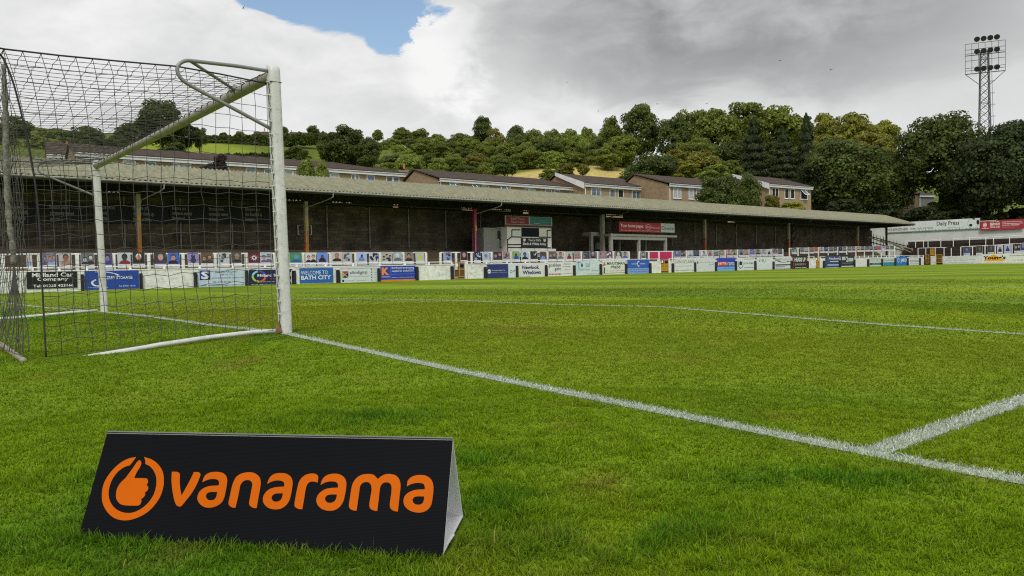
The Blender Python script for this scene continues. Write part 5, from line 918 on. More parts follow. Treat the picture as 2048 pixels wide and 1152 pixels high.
LM = {'dark': leaf_mat('leaf_dark', (.088, .120, .022)), 'deep': leaf_mat('leaf_deep', (.040, .060, .016)), 'mid': leaf_mat('leaf_mid', (.155, .190, .026)), 'yellow': leaf_mat('leaf_yellow', (.24, .25, .028)), 'light': leaf_mat('leaf_light', (.21, .27, .042)), 'olive': leaf_mat('leaf_olive', (.19, .185, .028)), 'purple': leaf_mat('leaf_purple', (.040, .024, .022)), 'rust': leaf_mat('leaf_rust', (.17, .125, .028))}
m_bark = mat('bark', (.045, .034, .025), .95, .3, 8)
def crown_mesh(name, seed, kind='round', nleaf=6500, leaf=.06):
    rng = np.random.default_rng(seed); L_ = []
    # envelope: unit radius horizontally, height 0..1 scaled to 2 vertically (z in -1..1)
    nl = {'round': 64, 'tall': 70, 'conifer': 0, 'bush': 40, 'broad': 120}[kind]
    if kind == 'conifer':
        n = nleaf; z = rng.random(n)**1.25*2-1; rr = (1-z)/2; layer = .72+.28*np.sin((z+1)*24+rng.normal(0, .5, n)); th = rng.uniform(0, 2*np.pi, n)
        r = (rr**.62)*layer*(.80+.2*np.sin(th*5+z*7))*rng.uniform(.72, 1.0, n)**.5
        P = np.stack([r*np.cos(th), r*np.sin(th), z-.10*r], -1); Nn = np.stack([np.cos(th), np.sin(th), .35+0*z], -1)
    else:
        cs = [(np.zeros(3), .62)]; fat = 4 if kind != 'bush' else 2.6
        while len(cs) < nl:
            p = rng.normal(0, 1, 3); p /= np.linalg.norm(p); hxy = math.hypot(p[0], p[1]); p = p*(hxy**fat+abs(p[2])**fat)**(-1/fat)
            rad = rng.uniform(.56, .80); q = p*rad*np.array([1, 1, .95]); q[:2] *= 1-.30*max(0, q[2])-.10*max(0, -q[2]); q[:2] *= rng.uniform(.86, 1.06)
            cs.append((q, rng.uniform(.17, .33)))
        wts = np.array([c[1]**1.6 for c in cs]); wts[0] = wts[1:].sum()*.10; idx = rng.choice(len(cs), nleaf, p=wts/wts.sum())
        C = np.array([c[0] for c in cs])[idx]; R = np.array([c[1] for c in cs])[idx]; n_ = nleaf
        u = rng.normal(0, 1, (n_, 3)); u /= np.linalg.norm(u, axis=1)[:, None]; u[:, 2] = np.where((u[:, 2] < -.2) & (rng.random(n_) < .75), -u[:, 2], u[:, 2])
        P = C+u*(R*np.where(rng.random(n_) < .8, rng.uniform(.82, 1.08, n_), rng.uniform(.3, .8, n_)))[:, None]*np.array([1, 1, .8]); Nn = u*.8+P*.35
    n = len(P); a = Nn+rng.normal(0, .55, (n, 3)); a /= np.linalg.norm(a, axis=1)[:, None]
    t = np.cross(a, rng.normal(0, 1, (n, 3))); t /= np.linalg.norm(t, axis=1)[:, None]; b = np.cross(a, t); sz = leaf*rng.uniform(.6, 1.5, n)[:, None]
    Q = np.stack([P-t*sz*.55, P+b*sz*.42-a*sz*.12, P+t*sz*.65, P-b*sz*.42-a*sz*.12], 1).reshape(-1, 3)
    me = bpy.data.meshes.new(name); me.vertices.add(len(Q)); me.vertices.foreach_set('co', Q.astype(np.float32).ravel()); me.loops.add(4*n); me.loops.foreach_set('vertex_index', np.arange(4*n, dtype=np.int32)); me.polygons.add(n); me.polygons.foreach_set('loop_start', np.arange(0, 4*n, 4, dtype=np.int32)); me.polygons.foreach_set('loop_total', np.full(n, 4, np.int32)); me.materials.append(LM['mid']); me.update(calc_edges=True); return me
CM = {'round': [crown_mesh('crown_round', i, 'round', 12000, .068) for i in (1, 2, 3)], 'tall': [crown_mesh('crown_tall', i, 'tall', 12000, .066) for i in (4, 5)], 'broad': [crown_mesh('crown_broad', i, 'broad', 24000, .048) for i in (6, 7)], 'conifer': [crown_mesh('crown_conifer', i, 'conifer', 14000, .06) for i in (8, 9)], 'bush': [crown_mesh('crown_bush', i, 'bush', 8000, .08) for i in (10, 11, 12)]}
def trunk_mesh(seed):
    rr = random.Random(seed); r = MB(); pts = [V((0, 0, -.03)), V((rr.uniform(-.01, .01), 0, .3)), V((rr.uniform(-.03, .03), rr.uniform(-.03, .03), .62)), V((rr.uniform(-.04, .04), 0, .9))]; r.tube(pts, [.034, .026, .018, .006], m_bark, 8)
    for i in range(6): h = .35+.08*i; u = rr.uniform(0, 6.28); l = rr.uniform(.16, .26); r.tube([V((0, 0, h)), V((math.cos(u)*l*.5, math.sin(u)*l*.5, h+.10)), V((math.cos(u)*l, math.sin(u)*l, h+.2))], [.013, .009, .004], m_bark, 5)
    me = bpy.data.meshes.new('trunk'); me.from_pydata([tuple(v) for v in r.v], [], r.f); me.materials.append(m_bark); return me
TM = [trunk_mesh(i) for i in range(3)]; ti = [0]; tree_labels = {}
def tree(px, ytop, wpx, D, leafk, shape, label, group='trees on the hillside', ybot=None, name=None):
    c = at(px, ytop, D); base = V((c.x, c.y, 0)); base.z = hz_at(base)-.1; zt = c.z; rad = wpx*D/FPX/2
    H = max(zt-base.z, 2.0); zb = at(px, ybot, D).z if ybot else base.z+(.12*H if shape in ('bush', 'conifer') else .2*H); zb = max(zb, base.z-.5)
    zb = min(zb, zt-1.45*rad)
    nm = name or {'conifer': 'conifer', 'bush': 'shrub'}.get(shape, 'broadleaf_tree'); ti[0] += 1
    root = thing(nm, label, 'shrub' if nm == 'shrub' else 'tree', base, group)
    me = CM[shape][ti[0] % len(CM[shape])]; o = bpy.data.objects.new('crown', me); COL.objects.link(o); o.parent = root; ch = zt-zb
    k = 1.07 if shape != 'conifer' else 1.0
    o.location = (0, 0, (zt+zb)/2-base.z); o.scale = (rad/.98, rad/.98, ch/2/k*1.06); o.rotation_euler = (0, 0, ti[0]*2.4)
    o.material_slots[0].link = 'OBJECT'; o.material_slots[0].material = LM[leafk]; ORG[o.name] = base
    t = bpy.data.objects.new('trunk', TM[ti[0] % 3]); COL.objects.link(t); t.parent = root; t.scale = (H*.75, H*.75, max((zt-base.z)*.9, 1)); 
    return root
BIG = [
 (1280, 203, 92, 192, 'dark', 'tall', 'tall dark broadleaf tree standing alone on the skyline, highest of the wood', 325), (1222, 229, 46, 200, 'mid', 'tall', 'slim mid green tree left of the tall dark skyline tree', 310),
 (1345, 231, 76, 186, 'dark', 'tall', 'dark tree at the left end of the big rounded clump', 330), (1382, 214, 84, 190, 'mid', 'tall', 'second tree from the left in the big rounded clump', 330), (1432, 211, 100, 188, 'mid', 'round', 'broad lit tree with pale highlights in the big rounded clump', 330),
 (1487, 204, 116, 196, 'mid', 'round', 'highest domed tree of the big rounded clump', 320), (1553, 208, 116, 198, 'mid', 'round', 'wide domed tree at the right of the big rounded clump', 320), (1596, 224, 70, 204, 'dark', 'round', 'small dark tree at the right end of the big rounded clump', 320),
 (1390, 272, 110, 178, 'mid', 'broad', 'mid green tree filling the foot of the big rounded clump, left part', 345), (1465, 280, 120, 176, 'dark', 'broad', 'dark tree filling the foot of the big rounded clump, middle part', 350), (1535, 282, 120, 180, 'dark', 'broad', 'dark tree filling the foot of the big rounded clump, right part', 355), (1600, 290, 90, 182, 'dark', 'round', 'dark tree between the conifers and the yellow green trees', 360), (1245, 268, 80, 186, 'mid', 'round', 'mid green tree at the foot of the tall dark skyline tree', 335), (1215, 290, 60, 180, 'mid', 'round', 'mid green tree at the right edge of the straw field', 340), (1507, 240, 86, 160, 'deep', 'conifer', 'dark pointed conifer before the big rounded clump', 362), (1566, 258, 74, 162, 'deep', 'conifer', 'second dark conifer, right of the pointed one', 362), (1612, 231, 62, 172, 'deep', 'conifer', 'tall narrow dark conifer left of the yellow green trees', 370),
 (1650, 224, 54, 215, 'yellow', 'round', 'small open yellow green tree on the skyline', 300), (1702, 221, 96, 205, 'yellow', 'round', 'largest yellow green tree on the skyline', 330), (1765, 236, 84, 208, 'yellow', 'round', 'yellow green tree next to the big dark trees', 330), (1655, 262, 96, 196, 'yellow', 'bush', 'low yellow green tree beneath the open skyline tree', 345), (1740, 262, 100, 190, 'olive', 'round', 'olive tree beneath the yellow green skyline trees', 350),
 (1695, 268, 190, 150, 'dark', 'broad', 'huge dark green tree behind the right end of the stand', 440), (1775, 300, 120, 158, 'dark', 'broad', 'dark tree filling the gap beside the huge dark green tree', 440), (1640, 320, 110, 152, 'deep', 'broad', 'deep green tree beside the rightmost tan houses', 440),
 (1880, 221, 176, 152, 'dark', 'broad', 'massive dark rounded tree left of the floodlight mast', 400), (2000, 236, 190, 140, 'deep', 'broad', 'massive dark tree at the right frame edge below the floodlight', 440), (2110, 240, 150, 140, 'dark', 'broad', 'dark tree crown cut by the right frame edge', 440), (1945, 300, 130, 146, 'deep', 'broad', 'deep shaded tree between the two massive dark trees', 440),
 (1436, 346, 92, 107, 'dark', 'tall', 'leafy green tree in front of the tan house with plain gable', 445), (1497, 343, 60, 109, 'dark', 'tall', 'second leafy green tree before the houses, right of the first', 450), (1468, 372, 64, 106, 'dark', 'round', 'shaded bush between the two leafy trees before the houses', 450), (1545, 388, 36, 108, 'olive', 'tall', 'small upright shrub before the rightmost house', 440), (1582, 400, 66, 108, 'yellow', 'bush', 'low yellowish shrub before the rightmost house', 440),
 (612, 315, 44, 76, 'light', 'tall', 'bright green leafy tree rising behind the stand roof', 392), (643, 320, 32, 76, 'light', 'tall', 'smaller bright green tree right of a bright green one behind the stand roof', 392), (440, 306, 32, 76, 'purple', 'tall', 'upright purple leaved shrub before the long terrace row', 375), (418, 325, 46, 75.5, 'purple', 'round', 'low purple leaved shrub before the long terrace row', 375),
 (322, 197, 104, 140, 'dark', 'round', 'large dark tree seen through the net above the crossbar', 300), (262, 243, 76, 150, 'dark', 'round', 'spreading dark tree left of the large one behind the net', 300), (365, 240, 66, 146, 'deep', 'round', 'dark tree tucked right of the large one behind the net', 300), (398, 252, 36, 150, 'dark', 'tall', 'small dark tree at the hedge end behind the net', 300),
 (172, 250, 80, 150, 'dark', 'round', 'dark round tree behind the net at the left', 310), (108, 253, 80, 150, 'mid', 'round', 'lighter green tree behind the net at the left', 310), (30, 232, 80, 140, 'dark', 'round', 'dark tree at the left frame edge behind the net', 315), (-40, 240, 90, 140, 'dark', 'round', 'dark tree just beyond the left frame edge', 315), (75, 272, 60, 130, 'mid', 'bush', 'mid green shrub below the trees behind the net', 315), (140, 272, 70, 128, 'dark', 'bush', 'dark shrub above the pale gabled house behind the net', 312), (205, 276, 60, 126, 'deep', 'bush', 'deep green shrub at the left end of the field behind the net', 312), (0, 268, 70, 128, 'dark', 'bush', 'dark shrub at the left frame edge behind the net', 318), (235, 268, 60, 134, 'dark', 'bush', 'dark shrub under the spreading tree behind the net', 310), (345, 282, 60, 128, 'dark', 'bush', 'dark shrub at the foot of the large tree behind the net', 305),
 (690, 247, 92, 176, 'dark', 'round', 'big dark tree at the left end of the hillside wood', 345), (655, 262, 46, 178, 'dark', 'tall', 'dark tree on the left flank of the big dark one', 345), (735, 272, 56, 172, 'dark', 'round', 'dark tree on the right flank of the big dark one', 345), (592, 291, 62, 132, 'dark', 'bush', 'dark bush at the edge of the bright field right of the goal post', 325),
 (626, 250, 28, 232, 'dark', 'round', 'small round tree beside the grey roofed hilltop house', 275), (568, 252, 18, 232, 'dark', 'tall', 'thin tree just right of the near goal post on the hilltop', 275), (448, 264, 20, 226, 'dark', 'round', 'tiny skyline tree over the hedge seen through the net', 275), (480, 262, 22, 226, 'mid', 'round', 'tiny pale tree beside the red roofed hilltop house', 275), (755, 258, 24, 250, 'mid', 'round', 'small light tree on the skyline right of the big dark tree', 285),
 (965, 230, 40, 262, 'dark', 'tall', 'tall tree standing out of the wood on the skyline', 285), (1302, 306, 138, 142, 'dark', 'broad', 'wide dark bush above the short tan house block', 365), (1010, 314, 58, 128, 'dark', 'bush', 'round dark bush above the second brown roof', 352), (1128, 325, 48, 132, 'olive', 'bush', 'low bush in the straw coloured field', 354), (1166, 326, 30, 134, 'olive', 'bush', 'smaller low bush in the straw coloured field', 352), (1098, 336, 50, 126, 'mid', 'bush', 'flat bush at the near edge of the straw field', 356),
 (1400, 300, 90, 152, 'olive', 'round', 'olive tinged low tree under the big rounded clump', 345), (1352, 296, 70, 155, 'olive', 'bush', 'yellowish low tree right of the wide dark bush', 345), (1425, 325, 80, 130, 'light', 'bush', 'pale green shrub just above the houses', 365), (1460, 318, 60, 134, 'mid', 'bush', 'mid green shrub beside the pale one above the houses', 365), (1375, 318, 60, 136, 'yellow', 'bush', 'bright yellow green shrub above the tan gable', 360),
 (1760, 400, 90, 146, 'deep', 'bush', 'dark undergrowth bush above the stand roof end', 445), (1850, 408, 110, 144, 'deep', 'bush', 'dark undergrowth bush above the newspaper board', 450), (1950, 405, 120, 143, 'deep', 'bush', 'dark undergrowth bush above the football drawing', 450), (2040, 410, 100, 142, 'deep', 'bush', 'dark undergrowth bush above the crimson board', 450), (1690, 395, 80, 140, 'deep', 'bush', 'dark undergrowth bush right of the last house', 440), (1905, 380, 90, 150, 'dark', 'bush', 'dark bush hiding the outbuilding foot', 440),
]
for px, yt, w, D, lk, sh, lab, yb in BIG: tree(px, yt, w, D, lk, sh, lab, ybot=yb)
WR = random.Random(8); kinds = ['mid', 'dark', 'mid', 'olive', 'mid', 'light', 'mid', 'mid', 'light', 'dark', 'mid', 'light']
ADJ = {'mid': 'mid green', 'dark': 'dark green', 'olive': 'olive green', 'light': 'pale green', 'rust': 'brown tinged'}
WL = [(700, 'right of the big dark tree'), (770, 'above the end of the long roof'), (845, 'above the red chimney'), (905, 'above the second row gable'), (965, 'below the tall skyline tree'), (1030, 'above the middle of the second row'), (1085, 'above the straw field left part'), (1140, 'above the straw field middle'), (1200, 'left of the slim skyline tree'), (1245, 'below the tall dark skyline tree')]
taken = {}
rows = [('skyline', 262, 38, 258, 46, 800), ('upper', 232, 42, 272, 54, 770), ('middle', 208, 44, 286, 58, 760), ('lower', 186, 46, 303, 58, 755), ('lowest', 168, 50, 318, 56, 775)]
prof_x = [640, 690, 760, 800, 850, 890, 930, 1000, 1040, 1080, 1130, 1190, 1260]; prof_y = [262, 256, 264, 254, 252, 262, 262, 252, 248, 246, 250, 252, 262]
for ri, (rn, D, stp, y0, w, xs0) in enumerate(rows):
    x = xs0-20*(ri % 2)
    while x < (1250 if ri < 3 else 1215 if ri == 3 else 1000):
        yy = float(np.interp(x, prof_x, prof_y))+(y0-256)+WR.uniform(-6, 7); k = WR.choice(kinds); ww = w*WR.uniform(.85, 1.3)
        place = min(WL, key=lambda q: abs(q[0]-x))[1]; lab = f'{ADJ[k]} tree, {rn} row of the wood, {place}'
        if lab in taken: lab = ('broader ' if ww > taken[lab] else 'smaller ')+lab
        taken[lab] = ww
        tree(x+WR.uniform(-6, 6), yy, ww, D+WR.uniform(-7, 7), k, WR.choice(('round', 'round', 'tall')), lab, group='trees of the hillside wood', ybot=yy+w*1.8); x += stp*WR.uniform(.8, 1.15)
# hedge along the top of the bright field
def hedge(x0, x1, yt, yb, D, label):
    A_ = at(x0, yb, D); B_ = at(x1, yb, D); n = 9000; rng = np.random.default_rng(77); u = rng.random(n); hgt = (yb-yt)*D/FPX; top = .75+.5*(fbm(u*30, u*0, 5))
    ph = rng.uniform(0, np.pi, n); rad = hgt*.62; off = np.cos(ph)*rad*.9; zz = np.abs(np.sin(ph))**.6*hgt*top*rng.uniform(.8, 1, n)
    zz *= np.where(rng.random(n) < .35, rng.random(n), 1)
    e = (B_-A_); P = np.array(A_)[None]+np.array(e)[None]*u[:, None]; P[:, 0] += cf.x*off; P[:, 1] += cf.y*off
    gz = hill_z((P-np.array(SO))@np.array(SD), (P-np.array(SO))@np.array(SN)); P[:, 2] = np.maximum(A_.z-.6+zz, gz*0-99)
    a = rng.normal(0, 1, (n, 3)); a[:, 2] += .8; a /= np.linalg.norm(a, axis=1)[:, None]; t = np.cross(a, rng.normal(0, 1, (n, 3))); t /= np.linalg.norm(t, axis=1)[:, None]; b = np.cross(a, t); s_ = rng.uniform(.35, .9, n)[:, None]
    Q = np.stack([P-t*s_*.5, P+b*s_*.4, P+t*s_*.6, P-b*s_*.4], 1).reshape(-1, 3); loc = np.array(A_)
    tag(npmesh('hedge', Q-loc, np.arange(4*n), np.full(n, 4), [LM['dark']], loc=tuple(A_)), label, 'hedge')
hedge(385, 655, 266, 288, 196, 'long dark hedge along the top of the bright green field')
hedge(395, 560, 303, 316, 110, 'rough low hedge just behind the long brown roof')

# ------------------------------------------------------------------ floodlight mast
m_galv = mat('galvanised_steel', (.11, .11, .115), .55, .2, 4)
DF = 152; fb = at(1969, 262, DF); fb = V((fb.x, fb.y, 0)); fb.z = hz_at(fb); zt = at(1968, 87, DF).z
mast = thing('floodlight_mast', 'tall lattice floodlight mast with lamp frame rising over the dark trees', 'floodlight', fb)
yaw = YAW-math.radians(24); fx = V((math.sin(yaw), -math.cos(yaw), 0)); fy = V((math.cos(yaw), math.sin(yaw), 0)); zl = at(1968, 148, DF).z
def leg(a, b, z): w = 1.25-.62*(z-fb.z)/(zt-fb.z); return V((fb.x, fb.y, 0))+fx*a*w+fy*b*w+V((0, 0, z))
r = MB()
for a, b in ((-1, -1), (1, -1), (1, 1), (-1, 1)): r.tube([leg(a, b, fb.z), leg(a, b, zl), leg(a, b, zt-1.5)], .10, m_galv, 5)
r.build('mast_leg', mast)
r = MB(); n = 26; zs = np.linspace(fb.z+1, zt-1.5, n)
for i in range(n-1):
    s_ = 1 if i % 2 else -1
    for (a, b), (c, d) in (((-1, -1), (1, -1)), ((-1, 1), (1, 1)), ((-1, -1), (-1, 1)), ((1, -1), (1, 1))):
        r.tube([leg(a, b, zs[i]), leg(c, d, zs[i+1])], .04, m_galv, 4); r.tube([leg(c, d, zs[i]), leg(a, b, zs[i+1])], .04, m_galv, 4)
    if i % 6 == 0:
        for (a, b), (c, d) in (((-1, -1), (1, -1)), ((1, -1), (1, 1)), ((1, 1), (-1, 1))): r.tube([leg(a, b, zs[i]), leg(c, d, zs[i])], .05, m_galv, 4)
r.build('lattice_bracing', mast)
r = MB(); lx = V((fb.x, fb.y, 0))+fx*1.9+fy*.5
for o in (-.22, .22): r.tube([lx+fx*o*.8+V((0, 0, fb.z+1)), lx+fx*(o*.8-.75)+V((0, 0, zt-6))], .04, m_galv, 4)
for i in range(13):
    z = fb.z+4+i*2.3; c = lx-fx*.75*(z-fb.z)/(zt-fb.z)+V((0, 0, z)); r.tube([c+fx*.45*math.cos(u)-fy*.45*(1+math.sin(u)) for u in np.linspace(0, 6.28, 9)], .03, m_galv, 3, cap=False)
r.build('ladder', mast)
fc = V((fb.x, fb.y, 0))-fy*1.0; wF = 3.38; r = MB(); zz = [zl-.05, zl+1.0, zl+1.7, zl+2.55, zl+3.6, zl+4.4, zl+5.35, zt]; zz = [zl+(zt-zl)*k for k in (0, .11, .19, .43, .60, .66, .79, .98)]
for k, z in enumerate(zz): r.tube([fc-fx*wF+V((0, 0, z)), fc+fx*wF+V((0, 0, z))], .085 if k in (0, 4) else .05, m_galv, 4)
for i in range(7): r.tube([fc+fx*wF*(i/3-1)+V((0, 0, zz[0])), fc+fx*wF*(i/3-1)+V((0, 0, zz[-1]))], .045, m_galv, 4)
for s_ in (-1, 1): r.tube([fc+fx*wF*s_+V((0, 0, zl)), leg(s_, -1, zl-2.4)], .06, m_galv, 4)
r.build('lamp_frame', mast)
m_lamp = mat('lamp_housing', (.035, .036, .04), .35, .2, 3); m_lens = mat('lamp_lens', (.03, .032, .036), .25, .3, 2, spec=.4)
aim = (-fy+V((0, 0, -.45))).normalized()
for z in (zl+(zt-zl)*.13, zl+(zt-zl)*.70, zt+.15+(zt-zl)*.07):
    for i in range(4):
        c = fc+fx*wF*(-.42+.33*i)-fy*.35+V((0, 0, z)); r = MB(); r.tube([c-aim*.42, c-aim*.30, c-aim*.05, c+aim*.1], [.12, .34, .50, .52], m_lamp, 14); r.tube([c-aim*.2, c-V((0, 0, .6))-aim*.2], .05, m_galv, 4); l_ = r.build('lamp', mast, True)
        r = MB(); r.tube([c+aim*.101, c+aim*.115], [.47, .46], m_lens, 14); r.build('lens', l_)
# ------------------------------------------------------------------ goal
from mathutils.geometry import tessellate_polygon
m_post = mat('goal_paint', (.60, .61, .60), .45, .07, 3, .12, 60, dirt=(.22, .21, .18), dirt_amt=.45, dscale=16, spec=.5)
m_postf = mat('goal_paint_shaded', (.27, .25, .20), .5, .1, 4, .15, 50, dirt=(.24, .21, .14), dirt_amt=.7, dscale=6)  # crossbar's shaded underside put into this darker paint; rear ground bar shares it
m_tube = mat('grey_tube', (.26, .26, .265), .45, .15, 6, metal=.25, dirt=(.12, .11, .10), dirt_amt=.5)
m_cord = mat('net_cord', (.065, .064, .06), .9, .35, 5)
m_rope = mat('net_rope', (.035, .034, .036), .9, .3, 9)
m_clip = mat('white_clip', (.62, .62, .58), .5, .1)
YF = 7.44; LEAN = -.06; ZT = 2.44
goal = thing('football_goal', 'white football goal with net brackets standing at the left of the pitch', 'goal', (0, 3.72, pz(0, 3.72)))
def post_mesh(y, z0, m, name):
    r = MB(); prof = []
    for i in range(20):      # rounded-square section
        u = 2*math.pi*i/20; c, s = math.cos(u), math.sin(u); k = (abs(c)**4+abs(s)**4)**-.25; prof.append((c*k*.053, s*k*.060))
    zs = [z0-.15]+list(np.linspace(z0+.05, ZT-.10, 9)); sy = 1 if y < 1 else -1
    rings = [(z, 0.0, 1.0) for z in zs]+[(ZT-.03, .0, 1.0), (ZT+.012, .004, .96), (ZT+.040, .014, .80), (ZT+.055, .024, .48)]
    i0 = 0
    for z, dy, sc in rings:
        x = LEAN*(z-z0)/(ZT-z0)
        for a, b in prof: r.v.append(V((x+a*min(1, sc+.1), y+sy*dy+b*sc, z)))
    n = 20; k = r.mid(m)
    for j in range(len(rings)-1):
        for q in range(n): r.f.append((j*n+q, j*n+(q+1) % n, (j+1)*n+(q+1) % n, (j+1)*n+q)); r.mi.append(k)
    r.f.append(tuple((len(rings)-1)*n+q for q in range(n))); r.mi.append(k)
    return r.build(name, goal, True)
pn = post_mesh(0, pz(0, 0), m_post, 'goal_post'); pf = post_mesh(YF, pz(0, YF), m_post, 'goal_post')
r = MB(); xs_ = LEAN; ypts = np.linspace(.03, YF-.03, 24); r.tube([V((xs_, y, ZT-.045-.012*math.sin(math.pi*y/YF))) for y in ypts], .052, m_postf, 16); r.build('crossbar', goal, True)
for y, z0 in ((0, 2.318), (YF, 2.318)):
    r = MB(); x = LEAN*.95; r.box((x-.0545, y-.0615, z0), (.109, 0, 0), (0, .123, 0), (0, 0, .004), m_steel); r.build('joint_seam', goal)
NY = V((0, 1, 0))
def gp(x, y, yy=0.0): return onp(x, y, NY, yy)
def smooth_path(pts, n=6):
    P = [V(p) for p in pts]; P = [P[0]*2-P[1]]+P+[P[-1]*2-P[-2]]; out = []
    for i in range(1, len(P)-2):
        for k in range(n):
            t = k/n; a, b, c, d = P[i-1], P[i], P[i+1], P[i+2]; out.append(.5*((2*b)+(c-a)*t+(2*a-5*b+4*c-d)*t*t+(3*b-a-3*c+d)*t**3))
    return out+[P[-2]]
r = MB(); r.tube(smooth_path([gp(*q) for q in ((537, 142), (480, 133), (430, 127), (390, 122.5), (372, 121.5), (359, 128), (354.5, 139), (360, 154), (376, 168), (420, 192), (480, 224), (541, 257))], 5), .0165, m_tube, 10); r.build('net_bracket', goal, True)
r = MB(); r.tube(smooth_path([gp(*q, YF) for q in ((187, 326), (150, 325), (110, 325), (88, 325.5), (78, 329), (75.5, 334), (78, 343), (95, 352), (140, 371), (189, 391))], 5), .0165, m_tube, 8); r.build('net_bracket', goal, True)
def bar_y(px):
    a, b = 0.0, YF
    for _ in range(40):
        m = (a+b)/2; d = V((LEAN, m, ZT-.04))-CAM; x = 1024+FPX*d.dot(cr)/d.dot(cf)
        if x > px: a = m
        else: b = m
    return a
yb_ = bar_y(476); r = MB(); r.tube([gp(380, 121.5), V((LEAN-.03, yb_, ZT-.02))], .015, m_tube, 8); r.tube([V((LEAN-.05, yb_-.05, ZT-.015)), V((LEAN-.05, yb_+.07, ZT-.015))], .02, m_tube, 8); r.build('corner_brace', goal, True)
r = MB(); r.tube([V((-.9, YF, 2.40)), V((LEAN-.03, YF-yb_, ZT-.02))], .015, m_tube, 8); r.build('corner_brace', goal, True)
def gx(x, y): return pz(x, y)
r = MB(); r.tube([V((x, 0, gx(x, 0)+o)) for x, o in ((-.05, .02), (-.3, .03), (-.7, .032), (-1.1, .024), (-1.35, .008), (-1.6, -.012), (-1.8, -.035))], .021, m_post, 10); r.build('ground_bar', goal, True)
r = MB(); r.tube([V((x, YF, gx(x, YF)+.03)) for x in np.linspace(-.1, -2.6, 7)], .021, m_post, 8); r.build('ground_bar', goal, True)
cA = onp(46, 717, V((0, 0, 1)), -.065); cB = onp(0, 686, V((0, 0, 1)), -.07); cd = (cB-cA); cd.z = 0; cd.normalize()
r = MB(); r.tube([cA+cd*q+V((0, 0, gx(cA.x, cA.y)+.004-cA.z)) for q in (-.04, 0, .5, 1, 2, 3, 4.5, 6.5)], .024, m_postf, 10); r.build('ground_bar', goal, True)
r = MB(); r.faces([V((-.05, -.05, 0)), V((-.13, 0, -.02)), V((-.05, .06, 0)), V((-.06, 0, .11)), V((-.09, -.03, .03))], [(0, 4, 3), (4, 1, 3), (1, 2, 3), (0, 1, 4)], mat('mud', (.16, .11, .05), .95, .3, 20)); r.build('mud_lump', goal)
ROWS = 20
for k in range(ROWS-1):
    z = .17+k*.119; x = LEAN*z/ZT; r = MB(); r.tube([V((x-.050, -.035, z)), V((x-.074, -.05, z)), V((x-.078, -.03, z+.003)), V((x-.052, -.01, z))], .0048, m_clip, 5); r.tube([V((x-.062, -.042, z-.007)), V((x-.062, -.042, z+.007))], .008, m_clip, 6); r.build('net_clip', pn)
r = MB(); r.tube([V((LEAN*z/ZT-.066+.006*math.sin(z*40), -.038, z)) for z in np.linspace(.05, 2.33, 60)], .0032, m_rope, 4); r.build('lacing_cord', pn)
for k in range(34):
    y = .25+k*.205; r = MB(); r.tube([V((LEAN-.05*math.cos(u)-.003, y+.03*math.sin(u*.5), ZT-.045+.056*math.sin(u))) for u in np.linspace(-.4, 2.4, 6)], .005, m_rope, 4); r.build('net_tie', goal)

# net: a thing of its own hanging from the goal
net = thing('goal_net', 'dark cord goal net hanging from the brackets of the white goal', 'net', (-1, 3.72, 0))
nr = random.Random(4); CR = .0025
def cords(name, G, rc=CR, zig=.012, edge=None):
    """grid of nodes G[i][j]: a cord along every row and every column, knots at the nodes"""
    r = MB(); ni, nj = len(G), len(G[0])
    for i in range(ni): r.tube(G[i], rc, m_cord, 4, cap=False)
    for j in range(nj): r.tube([G[i][j] for i in range(ni)], rc, m_cord, 4, cap=False)
    return r.build(name, net)
def poly_at(pts, f):   # point at fraction f along a polyline given by x
    L_ = [0]
    for a, b in zip(pts[:-1], pts[1:]): L_.append(L_[-1]+(b-a).length)
    t = f*L_[-1]
    for k in range(len(pts)-1):
        if t <= L_[k+1]+1e-9: return pts[k].lerp(pts[k+1], (t-L_[k])/max(1e-9, L_[k+1]-L_[k]))
    return pts[-1]
seam = smooth_path([gp(*q) for q in ((92, 714), (88, 640), (84, 560), (80, 470), (72, 380), (62, 320), (48, 250), (28, 170), (8, 118))], 4)
topn = [gp(533, 167), gp(440, 148), gp(352, 132.5), gp(240, 122.5), gp(120, 111), gp(8, 98)]
botn = [V((-.13, -.02, gx(-.1, 0)+.03))]+[V((x, 0, gx(x, 0)+.035)) for x in (-.5, -1, -1.5)]+[seam[0]]
posts_ = [V((LEAN*z/ZT-.075, -.03, z)) for z in (.05, .6, 1.2, 1.8, 2.30)]
NC = 17
def side_grid(top, bot, sm, pst, nc, nrw, bulge, sgn=1):
    G = []
    for i in range(nc+1):
        u = i/nc; row = []
        for j in range(nrw+1):
            v = j/nrw
            A = poly_at(pst, v); B = poly_at(sm, v); Cc = poly_at(bot, u); Dd = poly_at(top, u)
            p = A*(1-u)+B*u+Cc*(1-v)+Dd*v-(pst[0]*(1-u)*(1-v)+sm[0]*u*(1-v)+pst[-1]*(1-u)*v+sm[-1]*u*v)
            w = math.sin(math.pi*u)*math.sin(math.pi*min(v, .97))
            p = p+V((-.06*w*math.sin(math.pi*v), sgn*bulge*w, -.035*math.sin(math.pi*u)*(1-v)*v*2))
            if 0 < i < nc and 0 < j < nrw:
                p += V((nr.gauss(0, .004), nr.gauss(0, .01), (.011 if i % 2 else -.011)*(.35+.65*(1-v))+nr.gauss(0, .003)))
            row.append(p)
        G.append(row)
    return G
cords('side_net', side_grid(topn, botn, seam, posts_, NC, ROWS, .05, 1))
seamf = [p+V((-.05, YF, .0)) for p in seam]; topf = [gp(187, 328, YF), gp(120, 326, YF), gp(60, 324, YF), gp(-60, 320, YF)]; topf[-1].x = seamf[-1].x
